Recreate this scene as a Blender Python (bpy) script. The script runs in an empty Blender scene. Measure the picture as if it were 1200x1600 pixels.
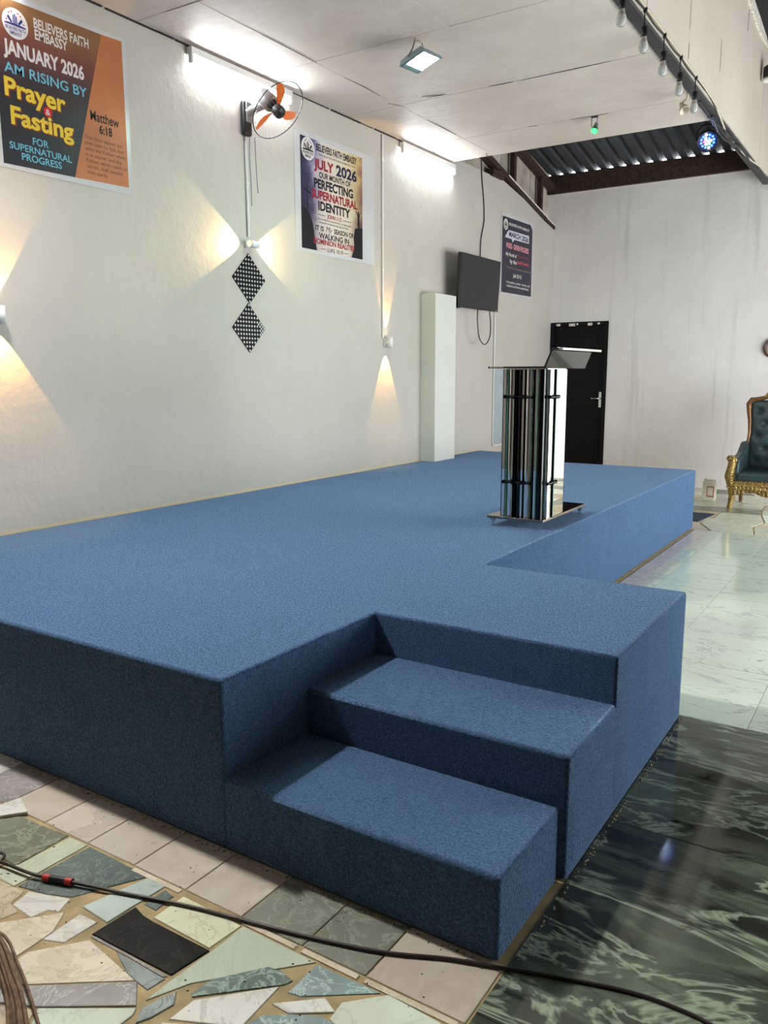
import bpy, bmesh, math, random
from mathutils import Vector, Matrix, Quaternion

random.seed(11)
sc = bpy.context.scene
COL = sc.collection

# ------------------------------------------------------------------ camera
cam_d = bpy.data.cameras.new('camera')
cam = bpy.data.objects.new('camera', cam_d)
COL.objects.link(cam)
_right = Vector((0.83963483, 0.5431441, -0.00280056))
_down = Vector((0.0888831, -0.14248546, -0.985798))
_fwd = Vector((-0.5358294, 0.82746141, -0.16791208))
cam.matrix_world = Matrix((
    (_right.x, -_down.x, -_fwd.x, 4.87),
    (_right.y, -_down.y, -_fwd.y, 0.0),
    (_right.z, -_down.z, -_fwd.z, 1.65),
    (0, 0, 0, 1)))
cam_d.sensor_fit = 'HORIZONTAL'
cam_d.sensor_width = 36.0
cam_d.lens = 1266.0 / 1200.0 * 36.0
cam_d.clip_start = 0.05
sc.camera = cam

# ------------------------------------------------------------------ world: bright overcast daylight outside
W = bpy.data.worlds.new('daylight')
sc.world = W
W.use_nodes = True
_bg = W.node_tree.nodes['Background']
_bg.inputs[0].default_value = (0.93, 0.97, 1.0, 1)
_bg.inputs[1].default_value = WORLD_STRENGTH = 12.0

# ------------------------------------------------------------------ exposure
sc.view_settings.view_transform = 'Standard'
sc.view_settings.look = 'None'
sc.view_settings.gamma = 1.0
sc.view_settings.use_curve_mapping = False
sc.view_settings.exposure = 0.0
sc.cycles.use_denoising = True
sc.cycles.max_bounces = 10
sc.cycles.diffuse_bounces = 5
sc.cycles.sample_clamp_indirect = 6.0

TUBE_E = 120.0      # radiance of the fluorescent tubes
FLOOD_E = 480.0     # radiance of the greenish ceiling floodlight in view
ADDED_FLOOD_E = 1900.0   # radiance of the added, unseen floodlight over the near end of the platform
SCONCE_W = 30.0      # watts of each wall lamp beam

# invented doorway out of view, added to let daylight into the hall: (y0, y1, z0, z1)
ADDED_OPENINGS = [(5.25, 11.8, 0.02, 2.3)]
HALL_X = 7.8
for (a, b, c, d) in ADDED_OPENINGS:      # daylight portals in the openings
    L = bpy.data.lights.new('daylight_portal', 'AREA')
    L.shape = 'RECTANGLE'; L.size = b - a; L.size_y = d - c
    L.cycles.is_portal = True
    lo = bpy.data.objects.new('daylight_portal', L)
    COL.objects.link(lo)
    lo.matrix_world = Matrix.Translation((HALL_X + 0.05, (a + b) / 2, (c + d) / 2)) @ Matrix(((0, 0, 1, 0), (1, 0, 0, 0), (0, 1, 0, 0), (0, 0, 0, 1)))

# ------------------------------------------------------------------ helpers
def tag(o, label=None, cat=None, group=None, kind=None):
    if label: o['label'] = label
    if cat: o['category'] = cat
    if group: o['group'] = group
    if kind: o['kind'] = kind
    return o

def empty(name, loc=(0, 0, 0), label=None, cat=None, group=None, kind=None):
    o = bpy.data.objects.new(name, None)
    o.empty_display_size = 0.05
    o.location = loc
    COL.objects.link(o)
    return tag(o, label, cat, group, kind)

class MB:
    """collects faces, builds ONE mesh object"""
    def __init__(self):
        self.v = []; self.f = []; self.sm = []
    def add(self, vs, fs, smooth=False):
        n = len(self.v)
        self.v += [tuple(p) for p in vs]
        self.f += [tuple(i + n for i in f) for f in fs]
        self.sm += [smooth] * len(fs)
        return self
    def box(self, x0, x1, y0, y1, z0, z1, M=None):
        vs = [(x, y, z) for z in (z0, z1) for y in (y0, y1) for x in (x0, x1)]
        if M: vs = [M @ Vector(p) for p in vs]
        return self.add(vs, [(0, 2, 3, 1), (4, 5, 7, 6), (0, 1, 5, 4), (2, 6, 7, 3), (0, 4, 6, 2), (1, 3, 7, 5)])
    def prism(self, poly, t0, t1, axis='z', M=None):
        """polygon (counter-clockwise 2D) extruded from t0 to t1 along axis; x: (y,z), y: (x,z), z: (x,y)"""
        def P(a, b, t):
            return {'z': (a, b, t), 'x': (t, a, b), 'y': (a, t, b)}[axis]
        ar = sum(poly[i][0] * poly[(i + 1) % len(poly)][1] - poly[(i + 1) % len(poly)][0] * poly[i][1] for i in range(len(poly)))
        if ar < 0: poly = poly[::-1]
        n = len(poly)
        vs = [P(a, b, t0) for a, b in poly] + [P(a, b, t1) for a, b in poly]
        if M: vs = [M @ Vector(p) for p in vs]
        fs = [tuple(range(n))[::-1], tuple(range(n, 2 * n))] + [(i, (i + 1) % n, n + (i + 1) % n, n + i) for i in range(n)]
        if axis == 'y': fs = [f[::-1] for f in fs]
        return self.add(vs, fs)
    def tube(self, pts, r, seg=8, cap=True, smooth=True, closed=False):
        pts = [Vector(p) for p in pts]
        n = len(pts)
        rr = r if isinstance(r, (list, tuple)) else [r] * n
        rings = []; prev = None
        for i, p in enumerate(pts):
            if closed: d = pts[(i + 1) % n] - pts[i - 1]
            else: d = pts[min(i + 1, n - 1)] - pts[max(i - 1, 0)]
            d.normalize()
            if prev is None:
                u = d.orthogonal().normalized()
            else:
                u = (prev - d * prev.dot(d))
                u = u.normalized() if u.length > 1e-6 else d.orthogonal().normalized()
            prev = u
            w = d.cross(u)
            rings.append([p + (u * math.cos(2 * math.pi * k / seg) + w * math.sin(2 * math.pi * k / seg)) * rr[i] for k in range(seg)])
        vs = [q for ring in rings for q in ring]
        fs = []
        for i in range(n if closed else n - 1):
            j = (i + 1) % n
            for k in range(seg):
                fs.append((i * seg + k, i * seg + (k + 1) % seg, j * seg + (k + 1) % seg, j * seg + k))
        self.add(vs, fs, smooth)
        if cap and not closed:
            self.add(rings[0], [tuple(range(seg))[::-1]]); self.add(rings[-1], [tuple(range(seg))])
        return self
    def lathe(self, prof, seg=20, M=None, smooth=True):
        """prof: list of (r, z) bottom to top, around local z"""
        vs = []; fs = []
        n = len(prof)
        for r, z in prof:
            for k in range(seg):
                a = 2 * math.pi * k / seg
                vs.append(Vector((r * math.cos(a), r * math.sin(a), z)))
        for i in range(n - 1):
            for k in range(seg):
                fs.append((i * seg + k, i * seg + (k + 1) % seg, (i + 1) * seg + (k + 1) % seg, (i + 1) * seg + k))
        if M: vs = [M @ p for p in vs]
        self.add(vs, fs, smooth)
        for i, rev in ((0, True), (n - 1, False)):
            if prof[i][0] > 1e-5:
                c = tuple(range(seg))
                self.add(vs[i * seg:(i + 1) * seg], [c[::-1] if rev else c])
        return self
    def grid(self, fn, nu, nv, smooth=True):
        vs = [fn(i / nu, j / nv) for j in range(nv + 1) for i in range(nu + 1)]
        fs = [(j * (nu + 1) + i, j * (nu + 1) + i + 1, (j + 1) * (nu + 1) + i + 1, (j + 1) * (nu + 1) + i) for j in range(nv) for i in range(nu)]
        return self.add(vs, fs, smooth)
    def mesh(self, name, mat, bevel=0, bseg=2, weld=False, keep=None):
        me = bpy.data.meshes.new(name)
        me.from_pydata(self.v, [], self.f)
        me.polygons.foreach_set('use_smooth', self.sm)
        if bevel or weld:
            bm = bmesh.new(); bm.from_mesh(me)
            bmesh.ops.remove_doubles(bm, verts=bm.verts, dist=1e-5)
            if bevel:
                es = [e for e in bm.edges if len(e.link_faces) == 2 and e.calc_face_angle(0) > 0.5 and not (keep and all(keep(v.co) for v in e.verts))]
                r = bmesh.ops.bevel(bm, geom=es, offset=bevel, segments=bseg, profile=0.5, affect='EDGES', clamp_overlap=True)
                for f in r['faces']: f.smooth = True
            bm.to_mesh(me); bm.free()
        me.materials.append(mat)
        me.update()
        return me
    def build(self, name, mat, parent=None, bevel=0, bseg=2, weld=False, keep=None):
        o = bpy.data.objects.new(name, self.mesh(name, mat, bevel, bseg, weld, keep))
        COL.objects.link(o)
        if parent:
            o.parent = parent
            l = parent; off = Vector((0, 0, 0))
            while l: off += l.location; l = l.parent
            o.location = -off          # vertices are given in world coordinates
        return o

def copy_tree(o, parent=None):
    c = o.copy(); COL.objects.link(c)
    if parent: c.parent = parent
    for ch in list(o.children): copy_tree(ch, c)
    return c

# ------------------------------------------------------------------ materials
_M = {}
def nmat(name):
    m = bpy.data.materials.new(name); m.use_nodes = True
    nt = m.node_tree
    b = nt.nodes['Principled BSDF']
    return m, nt, b

def node(nt, typ, **kw):
    n = nt.nodes.new(typ)
    for k, v in kw.items():
        if k.startswith('i_'):
            key = k[2:]
            n.inputs[int(key) if key.isdigit() else key.replace('_', ' ')].default_value = v
        else: setattr(n, k, v)
    return n

def ramp(nt, fac, stops):
    r = nt.nodes.new('ShaderNodeValToRGB')
    e = r.color_ramp.elements
    while len(e) > 1: e.remove(e[-1])
    e[0].position = stops[0][0]; e[0].color = (*stops[0][1], 1)
    for p, c in stops[1:]:
        q = e.new(p); q.color = (*c, 1)
    nt.links.new(fac, r.inputs[0])
    return r.outputs[0]

def coords(nt, scale=(1, 1, 1), rnd=0):
    t = nt.nodes.new('ShaderNodeTexCoord')
    mp = nt.nodes.new('ShaderNodeMapping')
    mp.inputs['Scale'].default_value = scale
    nt.links.new(t.outputs['Object'], mp.inputs[0])
    if rnd:
        oi = nt.nodes.new('ShaderNodeObjectInfo')
        mm = node(nt, 'ShaderNodeMath', operation='MULTIPLY', i_1=rnd)
        nt.links.new(oi.outputs['Random'], mm.inputs[0])
        cb = nt.nodes.new('ShaderNodeCombineXYZ')
        for k in range(3): nt.links.new(mm.outputs[0], cb.inputs[k])
        nt.links.new(cb.outputs[0], mp.inputs['Location'])
    return mp.outputs[0]

def noise(nt, vec, scale, detail=4, rough=.55, dist=0):
    n = node(nt, 'ShaderNodeTexNoise', i_Scale=scale, i_Detail=detail, i_Roughness=rough, i_Distortion=dist)
    nt.links.new(vec, n.inputs['Vector'])
    return n.outputs[0]

def mix(nt, fac, a, b, blend='MIX'):
    n = nt.nodes.new('ShaderNodeMix'); n.data_type = 'RGBA'; n.blend_type = blend
    for s, v in ((0, fac), (6, a), (7, b)):
        if hasattr(v, 'is_linked'): nt.links.new(v, n.inputs[s])
        elif s == 0: n.inputs[0].default_value = v
        else: n.inputs[s].default_value = (*v, 1)
    return n.outputs[2]

def bump(nt, b, h, strength=.3, dist=.01):
    bn = node(nt, 'ShaderNodeBump', i_Strength=strength, i_Distance=dist)
    nt.links.new(h, bn.inputs['Height'])
    nt.links.new(bn.outputs[0], b.inputs['Normal'])

def pm(name, col, rough=.6, metal=0., var=0., vscale=6, bmp=0., bscale=60, spec=.5, coat=0., trans=0., ior=1.45, rnd=0):
    """plain procedural surface: colour with noise variation and fine relief"""
    if name in _M: return _M[name]
    m, nt, b = nmat(name)
    b.inputs['Roughness'].default_value = rough
    b.inputs['Metallic'].default_value = metal
    b.inputs['Specular IOR Level'].default_value = spec
    b.inputs['Coat Weight'].default_value = coat
    b.inputs['Coat Roughness'].default_value = .1
    b.inputs['Transmission Weight'].default_value = trans
    b.inputs['IOR'].default_value = ior
    b.inputs['Base Color'].default_value = (*col, 1)
    v = coords(nt, rnd=rnd)
    if var:
        n = noise(nt, v, vscale)
        c = ramp(nt, n, [(.3, tuple(max(0, x * (1 - var)) for x in col)), (.7, tuple(min(1, x * (1 + var)) for x in col))])
        nt.links.new(c, b.inputs['Base Color'])
    if bmp:
        bump(nt, b, noise(nt, v, bscale, 3), bmp, .003)
    _M[name] = m
    return m

def emis(name, col, strength):
    if name in _M: return _M[name]
    m, nt, b = nmat(name)
    b.inputs['Base Color'].default_value = (*[min(1, c) for c in col], 1)
    b.inputs['Emission Color'].default_value = (*col, 1)
    b.inputs['Emission Strength'].default_value = strength
    _M[name] = m
    return m

def s2l(r, g, b):
    return tuple((c / 255 / 12.92) if c / 255 <= .04045 else ((c / 255 + .055) / 1.055) ** 2.4 for c in (r, g, b))

def plaster(name, col, stain, streaks=False, base_band=False):
    m, nt, b = nmat(name)
    b.inputs['Roughness'].default_value = .55
    b.inputs['Specular IOR Level'].default_value = .3
    v = coords(nt)
    n = noise(nt, v, .9, 5, .6)
    c = mix(nt, ramp(nt, n, [(.35, (0, 0, 0)), (.75, (1, 1, 1))]), col, stain)
    n2 = noise(nt, v, 7, 6, .7)
    c = mix(nt, ramp(nt, n2, [(.66, (0, 0, 0)), (.78, (.35, .35, .35))]), c, tuple(x * .72 for x in stain))
    if streaks:
        vs = coords(nt, (5, 5, .25))
        n3 = noise(nt, vs, 1.6, 4, .6)
        c = mix(nt, ramp(nt, n3, [(.58, (0, 0, 0)), (.72, (.55, .55, .55))]), c, tuple(x * .82 for x in stain))
    if base_band:                       # bare unpainted plaster just over the platform
        sp = nt.nodes.new('ShaderNodeSeparateXYZ'); nt.links.new(v, sp.inputs[0])
        ad = node(nt, 'ShaderNodeMath', operation='MULTIPLY_ADD', i_1=.05, i_2=0.0)
        nt.links.new(noise(nt, v, 9, 5, .7), ad.inputs[0])
        sb = node(nt, 'ShaderNodeMath', operation='SUBTRACT'); nt.links.new(sp.outputs[2], sb.inputs[0]); nt.links.new(ad.outputs[0], sb.inputs[1])
        lt = node(nt, 'ShaderNodeMath', operation='COMPARE', i_1=.60, i_2=.022); nt.links.new(sb.outputs[0], lt.inputs[0])
        yl = node(nt, 'ShaderNodeMath', operation='LESS_THAN', i_1=9.85); nt.links.new(sp.outputs[1], yl.inputs[0])
        ml = node(nt, 'ShaderNodeMath', operation='MULTIPLY'); nt.links.new(lt.outputs[0], ml.inputs[0]); nt.links.new(yl.outputs[0], ml.inputs[1])
        c = mix(nt, ml.outputs[0], c, (.62, .52, .34))
    nt.links.new(c, b.inputs['Base Color'])
    h = noise(nt, v, 14, 6, .65)
    h2 = noise(nt, v, 2.2, 3, .5)
    ad2 = node(nt, 'ShaderNodeMath', operation='MULTIPLY_ADD', i_1=2.2)
    nt.links.new(h2, ad2.inputs[0]); nt.links.new(h, ad2.inputs[2])
    bump(nt, b, ad2.outputs[0], .5, .012)
    return m

def carpet(name, col):
    m, nt, b = nmat(name)
    b.inputs['Roughness'].default_value = .95
    b.inputs['Specular IOR Level'].default_value = .1
    b.inputs['Sheen Weight'].default_value = .5
    b.inputs['Sheen Tint'].default_value = (.42, .62, .95, 1)
    b.inputs['Sheen Roughness'].default_value = .45
    v = coords(nt)
    n = noise(nt, v, 150, 2, .7)
    n1 = noise(nt, coords(nt, (1, 1, .2)), 60, 3, .6)
    n2 = noise(nt, v, 3.5, 4, .6)
    c = ramp(nt, n, [(.34, tuple(x * .25 for x in col)), (.5, col), (.64, tuple(x * 2.3 for x in col))])
    c = mix(nt, .35, c, ramp(nt, n1, [(.3, tuple(x * .6 for x in col)), (.7, tuple(x * 1.45 for x in col))]))
    c = mix(nt, .25, c, ramp(nt, n2, [(.3, tuple(x * .75 for x in col)), (.7, tuple(x * 1.3 for x in col))]))
    nt.links.new(c, b.inputs['Base Color'])
    sw = ramp(nt, noise(nt, v, 110, 2, .7), [(.36, (.08,) * 3), (.64, (1.,) * 3)])
    nt.links.new(sw, b.inputs['Sheen Weight'])
    bump(nt, b, n, 1., .006)
    return m

def stone(name, base, vein, scale=3., vein_pos=.5, width=.03, rough=.18, stretch=(1, 1, 1), dist=2.5, cloud=.25, third=None):
    """polished stone: clouded colour with distorted veins"""
    m, nt, b = nmat(name)
    b.inputs['Roughness'].default_value = rough
    v = coords(nt, stretch, rnd=17.)
    cl = noise(nt, v, scale * .8, 5, .6)
    c = ramp(nt, cl, [(.3, tuple(x * (1 - cloud) for x in base)), (.7, tuple(min(1, x * (1 + cloud)) for x in base))])
    n = noise(nt, v, scale, 7, .62, dist)
    k = ramp(nt, n, [(vein_pos - width, (0, 0, 0)), (vein_pos, (1, 1, 1)), (vein_pos + width, (0, 0, 0))])
    c = mix(nt, k, c, vein)
    if third:
        n3 = noise(nt, v, scale * 1.9, 6, .6, dist * .6)
        c = mix(nt, ramp(nt, n3, [(.53, (0, 0, 0)), (.66, (1, 1, 1))]), c, third)
    d = noise(nt, v, 40, 4, .7)
    c = mix(nt, ramp(nt, d, [(.66, (0, 0, 0)), (.74, (.4, .4, .4))]), c, (.12, .10, .08))
    nt.links.new(c, b.inputs['Base Color'])
    rg = ramp(nt, noise(nt, v, 6, 4, .6), [(.3, (rough * .7,) * 3), (.75, (min(1, rough * 2.2),) * 3)])
    nt.links.new(rg, b.inputs['Roughness'])
    return m

def green_marble(name):
    m, nt, b = nmat(name)
    b.inputs['Roughness'].default_value = .06
    t = coords(nt, rnd=17.)
    mp = nt.nodes.new('ShaderNodeMapping'); mp.inputs['Rotation'].default_value = (0, 0, math.radians(-28)); mp.inputs['Scale'].default_value = (.75, 2.1, 1)
    nt.links.new(t, mp.inputs[0]); v = mp.outputs[0]
    c = ramp(nt, noise(nt, v, .9, 6, .62, .8), [(.34, s2l(34, 34, 30)), (.47, s2l(62, 66, 56)), (.60, s2l(74, 82, 69)), (.72, s2l(70, 62, 54))])
    k = noise(nt, v, 1.3, 7, .6, 1.2)
    c = mix(nt, ramp(nt, k, [(.52, (0, 0, 0)), (.60, (.8, .8, .8)), (.66, (.2, .2, .2)), (.74, (.9, .9, .9))]), c, s2l(100, 113, 95))
    k2 = noise(nt, v, 1.5, 5, .6, 1.4)
    c = mix(nt, ramp(nt, k2, [(.47, (0, 0, 0)), (.5, (.8, .8, .8)), (.525, (0, 0, 0))]), c, s2l(168, 182, 158))
    k3 = noise(nt, v, 2.6, 7, .65, .8)
    c = mix(nt, ramp(nt, k3, [(.38, (.85, .85, .85)), (.46, (0, 0, 0))]), c, s2l(30, 30, 27))
    nt.links.new(c, b.inputs['Base Color'])
    nt.links.new(ramp(nt, noise(nt, t, 5, 4, .6), [(.3, (.04,) * 3), (.75, (.12,) * 3)]), b.inputs['Roughness'])
    return m

WALL = plaster('painted_plaster', (.53, .49, .44), (.465, .435, .385), base_band=True)
WALLB = plaster('painted_plaster_back', (.86, .82, .80), (.76, .72, .695), streaks=True)
PILLAR = plaster('painted_pillar', (.66, .66, .60), (.58, .59, .53))
BOARD = plaster('ceiling_board_paint', (.68, .60, .54), (.52, .44, .38))
BULK = plaster('bulkhead_board_paint', (.66, .60, .52), (.58, .52, .44))
CARPET = carpet('blue_needle_carpet', (.052, .102, .195))
BLACKM = pm('black_plastic', (.012, .012, .014), .4, spec=.4)
DARKSTEEL = pm('dark_grey_steel', (.05, .047, .05), .55, .3, var=.3, vscale=9)
RUST = pm('rusty_brown_steel', (.045, .022, .015), .8, .1, var=.5, vscale=25, bmp=.3)
WHITEM = pm('white_plastic', (.75, .75, .73), .4)
GREYM = pm('grey_plastic', (.20, .20, .21), .45)
CHROME = pm('polished_steel', (.78, .78, .76), .06, 1.)
MIRROR = pm('mirror_steel', (.82, .82, .79), .025, 1.)
DARKGLASS = pm('smoked_glass', (.018, .018, .017), .05, 0., spec=.3)
GLASSEDGE = pm('green_glass', (.80, .93, .87), .03, trans=.95, ior=1.45)
CLEAR = pm('clear_plastic', (.93, .93, .92), .12, trans=.85, ior=1.2)
GOLD = pm('antique_gold', (.36, .245, .085), .42, .7, var=.75, vscale=38, bmp=.5, bscale=45)
BRONZE = pm('dark_bronze_wood', (.17, .075, .025), .35, .35, var=.4, vscale=20)
LEATHER = pm('dark_green_leather', (.028, .05, .055), .38, var=.25, vscale=8, bmp=.25, bscale=120)

# ================================================================== THE SETTING
# ---- walls
wl = MB().prism([(-6, -.05), (12.5, -.05), (12.5, 3.86), (10.5, 4.20), (10.3, 4.20), (-6, 4.20)], -.15, 0, 'x')
tag(wl.build('wall_left', WALL), 'long off-white plastered wall with lamps and posters beside the platform', 'wall', kind='structure')

wb = MB()
wb.prism([(.92, -.05), (HALL_X, -.05), (HALL_X, 4.355), (0, 4.355), (0, 2.43), (.92, 2.43)], 12.35, 12.5, 'y')
wb.box(-.25, 0, 12.35, 12.5, 3.6, 4.355)
wb.box(-.25, -.0, 12.36, 12.5, 4.3, 4.60)
tag(wb.build('wall_back', WALLB), 'off-white streaked end wall behind the armchair with the black door', 'wall', kind='structure')

HALLPAINT = pm('hall_paint', (.30, .29, .27), .7, var=.15, vscale=1.2)
wr = MB()
ys = [-6] + [t for o in ADDED_OPENINGS for t in o[:2]] + [12.5]
for i in range(0, len(ys), 2):
    wr.box(HALL_X, HALL_X + .15, ys[i], ys[i + 1], -.05, 6.2)
for (a, b, c, d) in ADDED_OPENINGS:
    wr.box(HALL_X, HALL_X + .15, a, b, -.05, c); wr.box(HALL_X, HALL_X + .15, a, b, d, 6.2)
tag(wr.build('wall_right', HALLPAINT), 'far hall wall with a doorway added for daylight, out of view to the right', 'wall', kind='structure')
wf = MB().box(-.15, HALL_X + .15, -6.15, -6, -.05, 8.8)
tag(wf.build('wall_front', pm('front_paint', (.13, .125, .12), .7, var=.2, vscale=1.)), 'rear hall wall behind the viewer', 'wall', kind='structure')
hr = MB().box(3.0, HALL_X + .15, -6, 12.5, 6.2, 6.25)
hr.box(2.98, HALL_X, 12.36, 12.5, 4.3, 6.3)
tag(hr.build('roof_hall', pm('hall_roof_sheet', (.16, .15, .14), .6, var=.2)), 'high dark sheet roof over the main hall', 'roof', kind='structure')

# ---- gable sheets above the left wall, behind the truss
gab = empty('trim_1', (-.1, 10.5, 4.2), 'grey sheet panels between rusty truss bars above the left wall', 'gable', kind='structure')
GAB = pm('gable_sheet_paint', (.40, .35, .29), .7, var=.3, vscale=4)
g0 = 8.6
while g0 < 12.5:
    g1 = min(g0 + .5, 12.55)
    MB().box(-.14 - .01 * random.random(), -.10 + .012 * random.random(), g0 + .004, g1 - .004, 3.7, 5.6).build('sheet', GAB, gab)
    g0 += .5
MB().box(-.2, -.15, -6, 8.6, 4.1, 8.8).build('upper_wall', GAB, gab)
MB().box(-.2, -.15, 8.6, 12.6, 4.1, 8.8).build('upper_wall', GAB, gab)

tr = empty('trim_2', (0, 10.8, 4.1), 'rusty brown sloping roof truss with flaking white paint over the third poster', 'truss', kind='structure')
def bar(mb, a, b, w, d):
    """square bar in the plane x=const from (y,z) a to b"""
    ax, az = b[0] - a[0], b[1] - a[1]
    L = math.hypot(ax, az); nx, nz = -az / L * w / 2, ax / L * w / 2
    mb.prism([(a[0] + nx, a[1] + nz), (a[0] - nx, a[1] - nz), (b[0] - nx, b[1] - nz), (b[0] + nx, b[1] + nz)], d[0], d[1], 'x')
    return mb
bar(MB(), (9.75, 4.46), (12.0, 3.93), .075, (-.06, .03)).build('bottom_chord', RUST, tr)
bar(MB(), (12.0, 3.925), (12.36, 3.86), .06, (-.06, .02)).build('bottom_chord', RUST, tr)
FLAKE = pm('flaking_white_paint', (.70, .66, .60), .8, var=.4, vscale=30)
bar(MB(), (10.6, 4.285), (12.02, 3.95), .02, (-.02, .034)).build('paint_strip', FLAKE, tr)
bar(MB(), (12.02, 3.948), (12.36, 3.885), .018, (-.02, .026)).build('paint_strip', FLAKE, tr)
bar(MB(), (9.3, 5.12), (12.36, 4.40), .08, (-.06, .03)).build('top_chord', RUST, tr)
for yy, z0, z1 in ((10.83, 4.2, 4.75), (11.80, 3.97, 4.55)):
    MB().box(-.05, .02, yy - .035, yy + .035, z0, z1).build('post', RUST, tr)
MB().box(-.04, .05, 10.08, 10.42, 4.19, 4.27).build('bearing_plate', RUST, tr)

# ---- flat board ceiling over the platform
ce = empty('ceiling', (1.5, 4, 4.12), 'flat off-white board ceiling with dark cracked seams over the platform', 'ceiling', kind='structure')
xs = [.014, .60, 1.82, 2.95]
yb = [-6, -4.7, -3.4, -2.12, -.84, .44, 1.72, 3.01, 4.30, 5.59, 6.88, 8.17, 8.955]
for j in range(len(yb) - 1):
    for i in range(3):
        x0, x1, y0, y1 = xs[i] + .0015, xs[i + 1] - .0015, yb[j] + .0015, yb[j + 1] - .0015
        amp = random.uniform(0, .016); tx = random.uniform(-.003, .003)
        z = 4.12
        mb = MB()
        nu, nv = (8, 8)
        def sag(u, v, top=0):
            s = math.sin(math.pi * u) * math.sin(math.pi * v)
            return (x0 + (x1 - x0) * u, y0 + (y1 - y0) * v, z + amp * s + tx * (u - .5) + top)
        mb.grid(lambda u, v: sag(1 - u, v), nu, nv)
        mb.grid(lambda u, v: sag(u, v, .012), 1, 1)
        P = [(x0, y0), (x1, y0), (x1, y1), (x0, y1)]
        for k in range(4):
            a, b = P[k], P[(k + 1) % 4]
            mb.add([(a[0], a[1], z - .001), (b[0], b[1], z - .001), (b[0], b[1], z + .012), (a[0], a[1], z + .012)], [(0, 1, 2, 3)])
        mb.build('ceiling_board', BOARD, ce)
CRACK = pm('dark_crack', (.03, .025, .02), .9)
def crack(pts, w):
    mb = MB(); n = len(pts)
    L = []; Rr = []
    for i, (x, y) in enumerate(pts):
        a = pts[max(0, i - 1)]; b = pts[min(n - 1, i + 1)]
        dx, dy = b[0] - a[0], b[1] - a[1]; l = math.hypot(dx, dy)
        ww = w * (.15 if i in (0, n - 1) else random.uniform(.5, 1.2)) / 2
        L.append((x - dy / l * ww, y + dx / l * ww)); Rr.append((x + dy / l * ww, y - dx / l * ww))
    mb.prism(Rr + L[::-1], 4.1165, 4.1190)
    mb.build('crack', CRACK, ce)
crack([(1.82, 6.886), (2.05, 6.883), (2.3, 6.882), (2.6, 6.879)], .010)
crack([(.90, 6.775), (1.0, 6.80), (1.11, 6.842)], .012); crack([(.93, 6.82), (1.02, 6.835), (1.12, 6.84)], .008)
crack([(1.52, 6.87), (1.66, 6.878), (1.75, 6.88)], .01)
crack([(1.80, 8.165), (1.95, 8.17), (2.16, 8.18)], .009); crack([(1.35, 8.15), (1.45, 8.16)], .008)
crack([(.49, 9.0), (.52, 8.9), (.56, 8.80)], .012)
crack([(.55, 6.76), (.60, 6.86), (.63, 6.95)], .008)
crack([(.60, 4.95), (.605, 5.3), (.60, 5.62)], .004); crack([(.6, 6.0), (.61, 6.3), (.6, 6.55)], .007)
crack([(.30, 4.3), (.7, 4.31), (.9, 4.30)], .004); crack([(.6, 7.4), (.607, 7.7), (.6, 8.0)], .008)
# crumbling dark joint along the top of the left wall
mb = MB(); yy = 2.5
while yy < 8.9:
    l = random.uniform(.15, .5); w = random.uniform(.006, .02)
    mb.box(.001, w, yy, min(8.9, yy + l), 4.112 - random.uniform(0, .006), 4.118)
    yy += l + random.uniform(-.02, .04)
mb.build('wall_joint', CRACK, ce)

# ---- steel edge beam and bulkhead boards above it
be = MB().box(2.95, 3.05, -6, 12.2, 4.10, 4.24)
tag(be.build('trim_3', DARKSTEEL, bevel=.006), 'dark grey steel beam along the edge of the board ceiling', 'beam', kind='structure')
bu = empty('trim_4', (3.1, 6, 5), 'cream board bulkhead with vertical seams above the steel beam', 'bulkhead', kind='structure')
for k in range(-6, 11):
    a = 7.4 + (k - 5) * 1.22 - .0
    b = min(a + 1.22, 12.36)
    if a > 12.3 or a < -7: continue
    MB().box(3.052, 3.064 + .004 * random.random(), max(a, -6) + .0025, b - .0025, 4.115, 6.2).build('board', BULK, bu)
MB().box(3.066 - .012, 3.07 + .03, -6, 12.36, 6.15, 8.8).build('upper_board', BULK, bu)
MB().box(3.012, 3.05, -6, 12.36, 4.24, 8.8).build('backing', DARKSTEEL, bu)
crk = MB()
for (y0, z0, l) in ((7.40, 4.42, .35), (7.41, 4.2, .12), (8.62, 4.45, .28), (9.85, 5.2, .2)):
    crk.box(3.068, 3.0695, y0 - .004, y0 + .004, z0, z0 + l)
crk.build('seam_crack', CRACK, bu)

# ---- corrugated roof behind the board ceiling, its eave beam and daylight gaps
ROOF = pm('corrugated_sheet', (.040, .044, .050), .7, .0, var=.25, vscale=3)
ro = MB()
pitch = .19; prof = [(0, 0), (.06, 0), (.080, .054), (.136, .054), (.155, 0)]
pts = []
x = -.2
while x < 2.84:
    for dx, dz in prof: pts.append((x + dx, dz))
    x += pitch
def rz(y): return 4.605 + .2 * (12.3 - y)
Y0, Y1 = -6.0, 12.37
vs = [(px, Y0, rz(Y0) + pz) for px, pz in pts] + [(px, Y1, rz(Y1) + pz) for px, pz in pts]
n = len(pts)
ro.add(vs, [(i, n + i, n + i + 1, i + 1) for i in range(n - 1)])
tag(ro.build('roof_sheet', ROOF), 'dark corrugated metal roof behind the end of the board ceiling', 'roof', kind='structure')
eb = MB().box(-.15, 3.05, 12.27, 12.34, 4.34, 4.602)
tag(eb.build('trim_5', RUST, bevel=.004), 'dark brown eave beam on top of the end wall under the roof sheet', 'beam', kind='structure')
for yy in (10.9, 9.6):
    pb = MB().box(-.1, 3.05, yy, yy + .06, rz(yy) - .10, rz(yy) - .012)
    tag(pb.build('trim_6', RUST), 'rusty purlin under the corrugated roof sheet', 'beam', kind='structure', group='roof purlins')

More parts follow.
